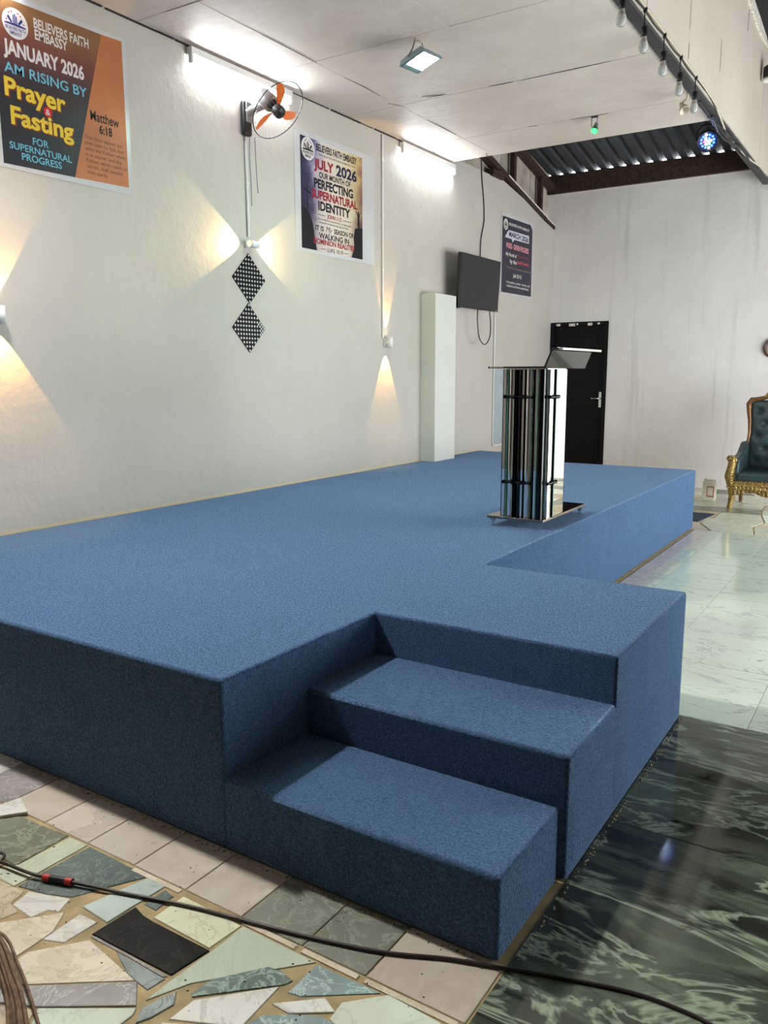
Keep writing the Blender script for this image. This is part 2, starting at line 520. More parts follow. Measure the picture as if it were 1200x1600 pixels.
# ---- half-height pillar on the left wall
tag(MB().box(0, .20, 8.31, 8.81, .62, 2.56).build('trim_7', PILLAR, bevel=.006), 'half-height painted pillar standing against the left wall beside the television', 'pillar', kind='structure')

# ---- door in the end wall
do = empty('door_1', (.46, 12.35, 0), 'black door with silver lever handle in the end wall behind the lectern', 'door', kind='structure')
DOORM = pm('black_door', (.006, .005, .006), .5, var=.3, vscale=5, spec=.2)
MB().box(.05, .87, 12.40, 12.44, 0, 2.38).build('leaf', DOORM, do, bevel=.004)
for z0, z1 in ((.25, .95), (1.15, 2.2)):
    MB().box(.17, .74, 12.388, 12.402, z0, z1).build('panel', DOORM, do, bevel=.008)
for a in ((.0, .05, 0, 2.43), (.87, .92, 0, 2.43), (.05, .87, 2.38, 2.43)):
    MB().box(a[0], a[1], 12.335, 12.46, a[2], a[3]).build('frame', DOORM, do, bevel=.004)
MB().box(.80, .845, 12.375, 12.40, 1.13, 1.37).build('handle_plate', CHROME, do, bevel=.004)
MB().tube([(.822, 12.38, 1.27), (.822, 12.33, 1.27), (.70, 12.325, 1.27)], .011, 8).build('lever', CHROME, do)
mb = MB()
for x0, l in ((.1, .06), (.30, .1), (.42, .03), (.60, .07), (.75, .04)):
    mb.box(x0, x0 + l, 12.333, 12.336, 2.385 - random.uniform(0, .02), 2.41)
mb.build('paint_scrape', FLAKE, do)

# ---- floor
fl = empty('floor', (4, 3, 0), 'stone floor of broken mosaic, pale tiles and dark green marble slabs', 'floor', kind='structure')
GROUT = pm('tan_grout', (.40, .30, .155), .85, var=.3, vscale=9, bmp=.4, bscale=70)
MB().box(-.1, HALL_X + .1, -6, 12.5, -.06, -.004).build('grout_bed', GROUT, fl)
ST = {
 'olive': stone('olive_stone', s2l(112, 116, 96), s2l(150, 152, 128), 3, rough=.3),
 'palegreen': stone('pale_green_tile', s2l(194, 201, 174), s2l(178, 186, 158), 2, rough=.25),
 'slate': stone('green_slate', s2l(78, 92, 86), s2l(120, 136, 126), 6, rough=.35, width=.02, cloud=.4),
 'teal': stone('pale_teal_tile', s2l(176, 190, 180), s2l(190, 202, 194), 3, rough=.28),
 'yellowgreen': stone('cream_green_tile', s2l(214, 216, 182), s2l(196, 196, 160), 3, rough=.25),
 'black': stone('black_stone', s2l(24, 23, 21), s2l(60, 58, 54), 5, width=.006, rough=.35, cloud=.3),
 'mauve': stone('mauve_grey_stone', s2l(142, 136, 132), s2l(186, 182, 178), 6, width=.02, rough=.35, cloud=.3),
 'white': stone('white_tile', s2l(214, 212, 202), s2l(196, 192, 180), 3, rough=.25, cloud=.12),
 'tan': stone('worn_tan_tile', s2l(188, 172, 142), s2l(150, 132, 100), 4, rough=.4),
 'cream': stone('cream_tile', s2l(218, 206, 182), s2l(200, 186, 158), 3, rough=.25, cloud=.12),
 'mint': stone('mint_tile', s2l(188, 197, 176), s2l(176, 186, 164), 3, rough=.25, cloud=.12),
 'bluegrey': stone('blue_grey_stone', s2l(140, 150, 144), s2l(108, 122, 116), 6, rough=.35, cloud=.35),
 'greenmarble': stone('green_marble_shard', s2l(84, 102, 90), s2l(150, 172, 156), 9, width=.05, rough=.3, cloud=.5),
 'blueslate': stone('blue_slate', s2l(118, 134, 132), s2l(178, 194, 190), 6, width=.03, rough=.3, cloud=.35),
 'palegrey': stone('pale_grey_tile', s2l(204, 206, 188), s2l(186, 188, 168), 3, rough=.28, cloud=.12),
 'pink': stone('pinkish_tile', s2l(200, 189, 174), s2l(190, 177, 158), 1.4, width=.12, rough=.25, cloud=.14),
 'greyolive': stone('grey_olive_tile', s2l(122, 124, 110), s2l(152, 156, 138), 5, width=.03, rough=.3, cloud=.3),
 'marble': green_marble('dark_green_marble'),
 'pale': stone('pale_green_marble', s2l(206, 216, 200), s2l(158, 170, 158), 1.3, .5, .012, .07, (.8, 2.2, 1), 1.6, .06),
 'palepink': stone('pale_pink_border_tile', s2l(206, 194, 184), s2l(186, 168, 152), 2, .5, .02, .12, (1, 1, 1), 2, .1),
}
ST['black'].node_tree.nodes['Principled BSDF'].inputs['Specular IOR Level'].default_value = .12
MOSAIC = [
('olive',[(2.109,1.584),(2.145,1.634),(2.279,1.635),(2.433,1.647),(2.438,1.434),(2.345,1.436),(2.202,1.381),(2.041,1.498)]),
('palegreen',[(2.449,1.643),(2.543,1.646),(2.538,1.364),(2.461,1.363),(2.391,1.361),(2.443,1.445)]),
('slate',[(2.557,1.645),(2.871,1.639),(2.809,1.538),(2.746,1.431),(2.662,1.396),(2.549,1.371),(2.55,1.45)]),
('teal',[(2.875,1.633),(2.957,1.633),(2.943,1.411),(2.816,1.419)]),
('slate',[(2.971,1.618),(3.018,1.609),(3.024,1.531),(2.971,1.533)]),
('yellowgreen',[(3.046,1.627),(3.299,1.622),(3.287,1.499),(3.045,1.504)]),
('black',[(2.959,1.507),(3.011,1.493),(3.061,1.49),(3.295,1.491),(3.275,1.363),(2.948,1.353)]),
('mauve',[(2.953,1.343),(2.962,1.352),(3.271,1.355),(3.261,1.346),(3.129,1.347)]),
('white',[(2.603,1.374),(2.748,1.424),(2.774,1.363),(2.738,1.351),(2.722,1.301),(2.62,1.305)]),
('tan',[(2.474,1.355),(2.591,1.366),(2.611,1.306),(2.667,1.294),(2.653,1.243),(2.565,1.172),(2.413,1.26)]),
('cream',[(2.667,1.234),(2.792,1.371),(2.84,1.297),(2.843,1.214),(2.843,1.124),(2.837,1.034),(2.61,1.166)]),
('white',[(2.838,1.393),(2.916,1.397),(2.909,1.285),(2.844,1.259)]),
('cream',[(2.855,1.117),(2.855,1.206),(2.963,1.333),(3.206,1.296),(2.909,1.083),(2.825,1.023)]),
('mauve',[(2.916,1.078),(3.218,1.295),(3.282,1.236),(3.067,1.092),(2.967,1.046),(2.882,1.008),(2.834,1.018)]),
('mint',[(3.07,1.089),(3.289,1.23),(3.3,1.208),(3.297,1.166),(3.285,1.068),(3.165,0.99),(3.103,1.046)]),
('bluegrey',[(3.068,1.343),(3.272,1.344),(3.262,1.29),(3.172,1.3)]),
('bluegrey',[(3.301,1.235),(3.316,1.287),(3.335,1.328),(3.363,1.293),(3.346,1.228),(3.327,1.195)]),
('mint',[(3.306,1.623),(3.585,1.622),(3.346,1.374),(3.288,1.263),(3.289,1.343),(3.302,1.492)]),
('greenmarble',[(3.483,1.535),(3.524,1.543),(3.574,1.53),(3.565,1.507),(3.384,1.338),(3.372,1.344),(3.382,1.412)]),
('blueslate',[(3.591,1.617),(3.804,1.624),(3.629,1.498),(3.591,1.49)]),
('white',[(3.558,1.494),(3.564,1.352),(3.567,1.334),(3.39,1.251),(3.395,1.332)]),
('white',[(3.581,1.435),(3.688,1.528),(3.74,1.503),(3.641,1.435)]),
('blueslate',[(3.571,1.347),(3.587,1.395),(3.655,1.439),(3.715,1.47),(3.756,1.471),(3.806,1.403),(3.613,1.278)]),
('palegrey',[(3.735,1.539),(3.826,1.63),(3.985,1.621),(4.066,1.588),(3.859,1.437),(3.741,1.476)]),
('white',[(3.381,1.233),(3.553,1.321),(3.572,1.287),(3.415,1.198)]),
('tan',[(2.975,1.041),(3.068,1.082),(3.094,1.041),(3.151,0.982),(3.058,0.922)]),
('olive',[(0.012,-1.401),(0.364,-1.231),(0.299,-1.046),(0.082,-1.056)]),
('mauve',[(0.084,-1.036),(0.301,-1.027),(0.362,-0.702),(0.058,-0.854)]),
('slate',[(0.058,-0.833),(0.361,-0.681),(0.357,-0.356),(0.02,-0.545)]),
('greenmarble',[(0.017,-0.525),(0.354,-0.336),(0.291,-0.13),(0.012,-0.274)]),
('mauve',[(0.012,-0.252),(0.289,-0.108),(0.304,0.174),(0.012,0.164)]),
('olive',[(0.012,0.187),(0.305,0.197),(0.232,0.455),(0.065,0.446)]),
('mauve',[(0.067,0.463),(0.235,0.472),(0.344,0.707),(0.063,0.64)]),
('mauve',[(0.061,0.661),(0.342,0.729),(0.213,1.106),(0.012,1.013)]),
('slate',[(0.012,1.037),(0.212,1.13),(0.251,1.394),(0.047,1.354)]),
('black',[(0.05,1.373),(0.254,1.412),(0.286,1.625),(0.075,1.523)]),
('olive',[(0.384,-1.23),(0.566,-1.343),(0.56,-1.096),(0.319,-1.046)]),
('slate',[(0.321,-1.028),(0.562,-1.078),(0.659,-0.875),(0.381,-0.703)]),
('greenmarble',[(0.381,-0.682),(0.66,-0.854),(0.518,-0.553),(0.377,-0.357)]),
('greenmarble',[(0.375,-0.334),(0.517,-0.531),(0.635,-0.187),(0.313,-0.128)]),
('slate',[(0.312,-0.108),(0.634,-0.167),(0.546,0.064),(0.327,0.174)]),
('black',[(0.324,0.194),(0.543,0.084),(0.533,0.385),(0.251,0.452)]),
('olive',[(0.251,0.473),(0.533,0.406),(0.51,0.724),(0.36,0.708)]),
('black',[(0.362,0.732),(0.512,0.748),(0.655,1.07),(0.234,1.108)]),
('slate',[(0.234,1.132),(0.656,1.094),(0.629,1.373),(0.274,1.395)]),
('olive',[(0.272,1.413),(0.627,1.391),(0.507,1.558),(0.304,1.625)]),
('slate',[(0.581,-1.077),(0.88,-1.055),(0.87,-0.637),(0.678,-0.875)]),
('black',[(0.677,-0.855),(0.869,-0.618),(0.86,-0.498),(0.536,-0.555)]),
('greenmarble',[(0.535,-0.534),(0.859,-0.478),(0.811,-0.172),(0.652,-0.191)]),
('slate',[(0.654,-0.168),(0.813,-0.15),(0.936,0.161),(0.566,0.063)]),
('slate',[(0.565,0.083),(0.935,0.182),(0.853,0.416),(0.555,0.384)]),
('black',[(0.555,0.406),(0.853,0.439),(0.969,0.772),(0.532,0.725)]),
('black',[(0.534,0.747),(0.971,0.795),(0.841,1.013),(0.677,1.07)]),
('mauve',[(0.676,1.091),(0.84,1.034),(0.815,1.331),(0.649,1.37)]),
('black',[(0.648,1.39),(0.813,1.35),(0.917,1.625),(0.528,1.556)]),
('greenmarble',[(0.901,-1.054),(1.271,-1.09),(1.146,-0.822),(0.891,-0.637)]),
('black',[(0.888,-0.616),(1.143,-0.802),(1.109,-0.521),(0.879,-0.497)]),
('slate',[(0.878,-0.477),(1.108,-0.501),(1.143,-0.143),(0.83,-0.171)]),
('black',[(0.834,-0.149),(1.147,-0.121),(1.245,0.093),(0.958,0.163)]),
('greenmarble',[(0.958,0.182),(1.245,0.111),(1.111,0.349),(0.875,0.416)]),
('slate',[(0.874,0.436),(1.11,0.37),(1.145,0.641),(0.99,0.77)]),
('olive',[(0.99,0.793),(1.145,0.664),(1.143,1.054),(0.861,1.011)]),
('mauve',[(0.857,1.031),(1.14,1.073),(1.125,1.215),(0.832,1.328)]),
('black',[(0.835,1.348),(1.129,1.236),(1.261,1.601),(0.939,1.624)]),
('black',[(1.293,-1.088),(1.442,-0.928),(1.557,-0.641),(1.168,-0.82)]),
('greenmarble',[(1.166,-0.8),(1.555,-0.621),(1.461,-0.386),(1.131,-0.519)]),
('olive',[(1.131,-0.497),(1.46,-0.365),(1.538,-0.088),(1.167,-0.14)]),
('slate',[(1.171,-0.119),(1.542,-0.067),(1.544,0.192),(1.268,0.095)]),
('black',[(1.267,0.114),(1.543,0.212),(1.516,0.517),(1.133,0.352)]),
('mauve',[(1.13,0.373),(1.513,0.538),(1.448,0.857),(1.165,0.644)]),
('mauve',[(1.166,0.665),(1.45,0.878),(1.565,1.015),(1.165,1.055)]),
('black',[(1.166,1.076),(1.567,1.036),(1.569,1.463),(1.151,1.218)]),
('mauve',[(1.153,1.238),(1.571,1.483),(1.52,1.609),(1.284,1.603)]),
('slate',[(1.51,-1.36),(1.812,-1.373),(1.831,-1.034),(1.462,-0.95)]),
('slate',[(1.462,-0.928),(1.831,-1.012),(1.743,-0.888),(1.578,-0.641)]),
('mauve',[(1.579,-0.623),(1.744,-0.87),(1.861,-0.59),(1.484,-0.389)]),
('black',[(1.486,-0.369),(1.863,-0.569),(1.855,-0.273),(1.564,-0.092)]),
('black',[(1.565,-0.069),(1.857,-0.25),(1.845,0.141),(1.567,0.191)]),
('olive',[(1.567,0.213),(1.845,0.163),(1.856,0.403),(1.54,0.519)]),
('black',[(1.539,0.539),(1.855,0.424),(1.855,0.644),(1.474,0.858)]),
('slate',[(1.474,0.876),(1.855,0.663),(1.821,0.963),(1.589,1.013)]),
('greenmarble',[(1.592,1.036),(1.823,0.986),(1.86,1.339),(1.594,1.464)]),
('slate',[(1.593,1.485),(1.858,1.361),(1.788,1.598),(1.542,1.611)]),
('slate',[(1.834,-1.373),(2.03,-1.315),(2.135,-1.009),(1.853,-1.034)]),
('slate',[(1.851,-1.014),(2.133,-0.988),(2.007,-0.657),(1.763,-0.889)]),
('greenmarble',[(1.763,-0.872),(2.008,-0.64),(2.144,-0.487),(1.881,-0.592)]),
('black',[(1.885,-0.572),(2.148,-0.467),(2.1,-0.138),(1.877,-0.276)]),
('black',[(1.877,-0.252),(2.1,-0.114),(2.141,0.153),(1.866,0.139)]),
('olive',[(1.865,0.162),(2.14,0.176),(2.047,0.484),(1.876,0.402)]),
('black',[(1.877,0.42),(2.048,0.503),(2.171,0.716),(1.877,0.641)]),
('greenmarble',[(1.876,0.662),(2.17,0.737),(2.027,1.104),(1.841,0.962)]),
('greenmarble',[(1.841,0.986),(2.027,1.128),(2.156,1.389),(1.878,1.34)]),
('olive',[(2.048,-1.314),(2.375,-1.334),(2.332,-1.043),(2.154,-1.008)]),
('mauve',[(2.153,-0.988),(2.331,-1.022),(2.333,-0.864),(2.026,-0.656)]),
('olive',[(2.027,-0.638),(2.334,-0.847),(2.387,-0.536),(2.164,-0.485)]),
('mauve',[(2.167,-0.463),(2.39,-0.514),(2.398,-0.14),(2.119,-0.135)]),
('slate',[(2.12,-0.114),(2.398,-0.12),(2.427,0.009),(2.16,0.153)]),
('greenmarble',[(2.159,0.173),(2.425,0.029),(2.358,0.398),(2.066,0.482)]),
('black',[(2.066,0.504),(2.358,0.421),(2.387,0.729),(2.189,0.718)]),
('slate',[(2.189,0.738),(2.387,0.749),(2.387,0.92),(2.046,1.105)]),
('slate',[(2.396,-1.331),(2.682,-1.22),(2.655,-0.948),(2.353,-1.04)]),
('black',[(2.353,-1.022),(2.655,-0.93),(2.736,-0.693),(2.355,-0.864)]),
('slate',[(2.356,-0.847),(2.737,-0.676),(2.679,-0.477),(2.409,-0.536)]),
('slate',[(2.41,-0.514),(2.681,-0.454),(2.736,-0.138),(2.418,-0.14)]),
('slate',[(2.42,-0.12),(2.737,-0.118),(2.719,0.123),(2.448,0.008)]),
('mauve',[(2.445,0.028),(2.716,0.142),(2.619,0.423),(2.378,0.397)]),
('black',[(2.378,0.42),(2.619,0.446),(2.74,0.731),(2.407,0.728)]),
('mauve',[(2.704,-1.222),(2.909,-1.464),(3.064,-1.05),(2.677,-0.95)]),
('black',[(2.681,-0.928),(3.067,-1.027),(3.043,-0.752),(2.761,-0.692)]),
('olive',[(2.762,-0.675),(3.043,-0.735),(3.068,-0.565),(2.704,-0.475)]),
('black',[(2.703,-0.456),(3.068,-0.546),(3.006,-0.21),(2.758,-0.14)]),
('greenmarble',[(2.758,-0.116),(3.005,-0.187),(3.004,0.166),(2.739,0.124)]),
('olive',[(2.738,0.146),(3.002,0.188),(3.033,0.472),(2.641,0.427)]),
('mauve',[(2.64,0.447),(3.032,0.492),(2.925,0.718),(2.762,0.732)]),
('black',[(2.932,-1.465),(3.261,-1.271),(3.374,-0.946),(3.087,-1.051)]),
('greenmarble',[(3.089,-1.028),(3.376,-0.923),(3.276,-0.728),(3.065,-0.753)]),
('greenmarble',[(3.064,-0.736),(3.276,-0.711),(3.346,-0.451),(3.089,-0.565)]),
('slate',[(3.089,-0.546),(3.345,-0.433),(3.277,-0.199),(3.027,-0.211)]),
('olive',[(3.024,-0.187),(3.274,-0.175),(3.236,0.193),(3.022,0.166)]),
('black',[(3.024,0.191),(3.237,0.217),(3.323,0.509),(3.055,0.475)]),
('black',[(3.054,0.496),(3.322,0.53),(3.267,0.865),(2.946,0.722)]),
('slate',[(3.283,-1.27),(3.656,-1.338),(3.532,-1.149),(3.395,-0.945)]),
('slate',[(3.393,-0.925),(3.53,-1.128),(3.555,-0.73),(3.293,-0.729)]),
('slate',[(3.293,-0.708),(3.555,-0.71),(3.532,-0.457),(3.363,-0.449)]),
('olive',[(3.364,-0.43),(3.533,-0.439),(3.62,-0.2),(3.296,-0.197)]),
('olive',[(3.296,-0.177),(3.62,-0.18),(3.667,0.051),(3.258,0.191)]),
('mauve',[(3.259,0.212),(3.668,0.073),(3.595,0.334),(3.344,0.504)]),
('slate',[(3.342,0.525),(3.593,0.356),(3.521,0.614),(3.287,0.861)]),
('greenmarble',[(3.286,0.88),(3.52,0.633),(3.557,0.927),(3.329,1.026)]),
('mauve',[(3.677,-1.339),(3.901,-1.26),(3.928,-1.004),(3.553,-1.15)]),
('slate',[(3.551,-1.13),(3.926,-0.985),(3.889,-0.772),(3.576,-0.732)]),
('olive',[(3.576,-0.71),(3.889,-0.75),(3.947,-0.415),(3.554,-0.457)]),
('mauve',[(3.553,-0.437),(3.946,-0.396),(3.816,-0.17),(3.64,-0.199)]),
('black',[(3.643,-0.181),(3.819,-0.151),(3.954,0.143),(3.689,0.051)]),
('black',[(3.69,0.072),(3.955,0.164),(3.874,0.514),(3.617,0.334)]),
('olive',[(3.614,0.354),(3.871,0.535),(3.95,0.755),(3.543,0.612)]),
('olive',[(3.542,0.632),(3.949,0.775),(3.869,1.07),(3.579,0.926)]),
]
def tile(poly, kind, z=0.0):
    """one stone piece with its own bevelled edge, proud of the grout"""
    ar = sum(poly[i][0] * poly[(i + 1) % len(poly)][1] - poly[(i + 1) % len(poly)][0] * poly[i][1] for i in range(len(poly)))
    if ar < 0: poly = poly[::-1]
    n = len(poly)
    cx = sum(p[0] for p in poly) / n; cy = sum(p[1] for p in poly) / n
    ins = []
    for x, y in poly:
        d = math.hypot(x - cx, y - cy)
        k = max(0, d - .003) / d if d else 1
        ins.append((cx + (x - cx) * k, cy + (y - cy) * k))
    vs = [(a, b, -.012) for a, b in poly] + [(a, b, z - .0015) for a, b in poly] + [(a, b, z) for a, b in ins]
    fs = [tuple(range(2 * n, 3 * n))]
    for r in range(2):
        for i in range(n):
            j = (i + 1) % n
            fs.append((r * n + i, r * n + j, (r + 1) * n + j, (r + 1) * n + i))
    return MB().add(vs, fs).build('tile', ST[kind], fl)
def rect(x0, x1, y0, y1, kind, gap=.003, z=0.):
    return tile([(x0 + gap / 2, y0 + gap / 2), (x1 - gap / 2, y0 + gap / 2), (x1 - gap / 2, y1 - gap / 2), (x0 + gap / 2, y1 - gap / 2)], kind, z)
for kind, poly in MOSAIC:
    tile(poly, kind, random.uniform(-.0015, .001))
row = [.06, .307, .554, .80, 1.047, 1.294, 1.541, 1.788, 2.035, 2.283, 2.531, 2.778, 3.026, 3.272, 3.511, 3.735, 4.045]
kinds = ['pink', 'mauve', 'white', 'pink', 'greyolive', 'pink', 'white', 'mauve', 'pink', 'pink', 'pink', 'pink', 'pink', 'greyolive', 'greyolive', 'pink']
for i, k in enumerate(kinds):
    rect(row[i], row[i + 1], 1.652, 1.90, k, .005)
for a, b in ((2.79, 3.02), (3.29, 3.50), (3.52, 3.72), (3.74, 4.03)):
    rect(a, b, 1.628, 1.649, 'cream', .003)
# dark green marble slabs beside the steps
gx = [4.05, 4.95, 5.85, 6.75, 7.65]
for y0, y1 in ((-1.6, -.52), (-.52, .59), (.59, 1.70), (1.70, 2.812), (2.812, 3.926)):
    for i in range(4): rect(gx[i], gx[i + 1], y0, y1, 'marble', .003, random.uniform(-.0008, .0008))
# pale polished tiles of the hall
for (x0, x1) in ((3.30, 3.76), (3.76, 4.352), (4.352, 4.95), (4.95, 5.55), (5.55, 6.15), (6.15, 6.75), (6.75, 7.35), (7.35, 7.95)):
    off = 0 if x0 < 4.3 else -.6
    edges = [3.926, 4.735, 5.353, 6.56, 7.76, 8.96] if x0 < 4.3 else [3.926, 4.738, 5.94, 7.14, 8.34, 8.96]
    for a, b in zip(edges[:-1], edges[1:]): rect(x0, x1, a, b, 'pale', .003, random.uniform(-.0005, .0005))
for a in range(9):
    y0 = 3.926 + a * .56
    rect(3.03, 3.16, y0, y0 + .56, 'palepink', .004); rect(3.16, 3.30, y0, y0 + .56, 'palegrey' if a % 3 else 'pale', .004)
# broken mosaic again towards the end wall
rr = random.Random(8)
gp = {}
for i in range(0, 14):
    for j in range(0, 9):
        jx = 0 if i in (0, 13) else rr.uniform(-.11, .11); jy = 0 if j in (0, 8) else rr.uniform(-.11, .11)
        gp[i, j] = (2.2 + i * .44 + jx, 8.97 + j * .42 + jy)
for i in range(13):
    for j in range(8):
        q = [gp[i, j], gp[i + 1, j], gp[i + 1, j + 1], gp[i, j + 1]]
        cx = sum(p[0] for p in q) / 4; cy = sum(p[1] for p in q) / 4
        q = [(cx + (a - cx) * .955, cy + (b - cy) * .955) for a, b in q]
        tile(q, rr.choice(['olive', 'palegrey', 'cream', 'pink', 'greyolive', 'palegrey', 'pale', 'tan']), rr.uniform(-.001, .001))
# debris specks on the tiles near the viewer
mb = MB(); rr = random.Random(5)
for k in range(170):
    y = rr.uniform(1.05, 1.9); x = rr.uniform(2.2, 4.0)
    if rr.random() < .35: y = 1.885 - abs(rr.gauss(0, .012))
    s = rr.uniform(.0012, .0035)
    mb.add([(x - s, y - s, .0005), (x + s, y - s * .6, .0005), (x + s * .6, y + s, .0005), (x, y, .0005 + s)], [(0, 1, 3), (1, 2, 3), (2, 0, 3), (0, 2, 1)])
d = mb.build('floor_debris', pm('dark_crumbs', (.03, .025, .02), .9))
tag(d, 'tiny dark crumbs scattered over the mosaic tiles', 'crumbs', kind='stuff')
mb = MB()
for k in range(320):
    if k < 170: x = rr.uniform(1.7, 4.03); y = 1.884 - abs(rr.gauss(0, .008))
    else: x = 4.064 + abs(rr.gauss(0, .007)); y = rr.uniform(1.92, 3.9)
    s = rr.uniform(.003, .008)
    mb.add([(x - s, y - s, -.001), (x + s, y - s * .6, -.001), (x + s * .6, y + s, -.001), (x, y, s * .7)], [(0, 1, 3), (1, 2, 3), (2, 0, 3), (0, 2, 1)])
d = mb.build('plaster_crumbs', pm('tan_crumbs', (.42, .32, .17), .9, var=.4, vscale=40))
tag(d, 'tan mortar crumbs along the foot of the carpeted platform', 'crumbs', kind='stuff')

# ================================================================== THE CARPETED PLATFORM
H = .628
pf = empty('platform', (1.5, 5.5, 0), 'large blue carpeted stage platform with a jutting landing along the left wall', 'platform')
MB().prism([(.008, 1.89), (2.985, 1.89), (2.985, 2.84), (4.05, 2.84), (4.05, 3.91), (2.985, 3.91), (2.985, 9.06), (1.0, 9.06), (1.0, 9.87), (.008, 9.87)], .001, H).build('deck', CARPET, pf, bevel=.013, bseg=3)
def bulge(x, y0, y1, z0, z1, amp, mb, ny=40, nz=6, seed=1):
    r = random.Random(seed); ph = [r.uniform(0, 6) for _ in range(4)]
    def fn(u, v):
        y = y0 + (y1 - y0) * u; z = z0 + (z1 - z0) * v
        e = min(1, 8 * v) * min(1, 8 * (1 - v)) * min(1, 14 * u) * min(1, 14 * (1 - u))
        w = .5 + .25 * math.sin(y * 9 + ph[0]) + .25 * math.sin(y * 23 + ph[1] + z * 5)
        return (x + amp * math.sqrt(max(0, e)) * (.45 + .55 * w), y, z)
    mb.grid(fn, ny, nz)
    return mb
bulge(2.984, 3.93, 9.055, .002, .30, .012, MB(), 80, 8, 3).build('lower_skirt', CARPET, pf)
bulge(2.984, 3.93, 9.055, .305, H - .02, .007, MB(), 80, 6, 4).build('upper_skirt', CARPET, pf)

left_edge = lambda v: v.x < 2.988
bulge(4.049, 2.842, 3.905, .002, .292, .012, MB(), 24, 8, 7).build('lower_skirt', CARPET, pf)
bulge(4.049, 2.845, 3.905, .300, H - .02, .006, MB(), 24, 6, 8).build('upper_skirt', CARPET, pf)

s2 = empty('step_block', (3.5, 2.6, 0), 'upper blue carpeted step directly below the landing', 'step', 'carpeted steps')
MB().box(2.9855, 4.05, 2.355, 2.8395, .001, .440).build('tread_block', CARPET, s2, bevel=.014, bseg=3, keep=lambda v: v.x < 2.988 or v.y > 2.838)
bulge(4.049, 2.37, 2.838, .002, .30, .010, MB(), 14, 8, 9).build('side_skirt', CARPET, s2)
s1 = MB().box(2.9855, 4.025, 1.8905, 2.345, .001, .266).build('step_block', CARPET, bevel=.014, bseg=3, keep=left_edge)
tag(s1, 'lowest blue carpeted step nearest the cable on the floor', 'step', 'carpeted steps')

# ================================================================== LECTERN
le = empty('lectern', (2.71, 5.35, H), 'mirror-polished steel and glass lectern standing on the blue platform', 'lectern')
BASEZ = H + .055
base = MB().box(2.50, 2.905, 4.95, 5.78, BASEZ, BASEZ + .018).build('base_plate', pm('brown_steel_plate', (.30, .24, .20), .08, 1.), le, bevel=.003)
for fx, fy in ((2.53, 4.985), (2.875, 4.985), (2.875, 5.74), (2.53, 5.74)):
    MB().lathe([(.007, H), (.010, H + .006), (.008, H + .012), (.024, BASEZ)], 14, Matrix.Translation((fx, fy, 0))).build('foot', CHROME, le)
ZB, ZT = BASEZ + .018, 1.678
SMOKE = pm('black_chrome', (.030, .030, .032), .05, 1.)
# mirrored side panels, dark inner panel
MB().box(2.892, 2.900, 5.135, 5.325, ZB, ZT).build('mirror_panel', MIRROR, le, bevel=.001)
MB().box(2.583, 2.589, 4.985, 5.31, ZB, ZT).build('mirror_panel', SMOKE, le, bevel=.001)
MB().box(2.59, 2.90, 5.315, 5.325, ZB, ZT).build('mirror_panel', SMOKE, le, bevel=.001)
MB().box(2.60, 2.865, 5.085, 5.095, ZB, ZT).build('inner_panel', SMOKE, le, bevel=.001)
# polished round columns
for px, py, r_, m_ in ((2.640, 5.010, .023, CHROME), (2.700, 5.030, .026, SMOKE), (2.765, 5.005, .024, CHROME), (2.805, 5.055, .016, CHROME), (2.855, 4.990, .024, SMOKE), (2.880, 5.050, .017, CHROME), (2.874, 5.100, .020, SMOKE)):
    MB().lathe([(r_, ZB), (r_, ZT)], 24, Matrix.Translation((px, py, 0))).build('column', m_, le)
# bright flat strips and green glass edges between the columns
for a, b, c, d, m_ in ((2.592, 2.612, 4.978, 4.984, MIRROR), (2.724, 2.738, 4.982, 4.988, MIRROR), (2.815, 2.826, 4.985, 4.991, MIRROR), (2.888, 2.898, 5.066, 5.086, MIRROR)):
    MB().box(a, b, c, d, ZB, ZT).build('bright_strip', m_, le, bevel=.001)
GLINE = pm('green_glass_edge', (.16, .42, .32), .1, spec=.7)
for a, b, c, d in ((2.828, 2.832, 4.985, 5.02), (2.897, 2.901, 5.126, 5.134), (2.616, 2.619, 4.985, 5.02)):
    MB().box(a, b, c, d, ZB, ZT).build('glass_edge', GLINE, le)
for zz in (1.50, .935):
    for (a, b) in (((2.60, 4.972, zz), (2.80, 4.972, zz)), ((2.905, 5.0, zz), (2.905, 5.16, zz))):
        A, B = Vector(a), Vector(b)
        MB().tube([A.lerp(B, t) for t in (0, .04, .06, .3, .32, .36, .38, .62, .64, .68, .70, .94, .96, 1)],
                  [.013, .013, .009, .009, .014, .014, .009, .009, .014, .014, .009, .009, .013, .013], 10).build('spacer_rod', SMOKE, le)
# bent smoked-glass top: flat shelf, sloping rise, narrow lip
t = .012
prof = [(2.485, 1.684), (2.888, 1.684), (2.932, 1.795), (2.975, 1.800), (2.975, 1.800 + t), (2.924, 1.795 + t), (2.878, 1.684 + t), (2.485, 1.684 + t)]
tp = MB().prism(prof, 4.955, 5.70, 'y').build('glass_top', DARKGLASS, le, bevel=.002)
MB().box(2.940, 2.978, 5.02, 5.78, 1.798, 1.815).build('top_rail', CHROME, le, bevel=.003)
MB().box(2.50, 2.60, 4.951, 4.9555, 1.688, 1.696).build('edge_trim', CHROME, tp)
MB().box(2.60, 2.89, 4.99, 5.32, ZT - .002, 1.6835).build('top_bracket', CHROME, le)

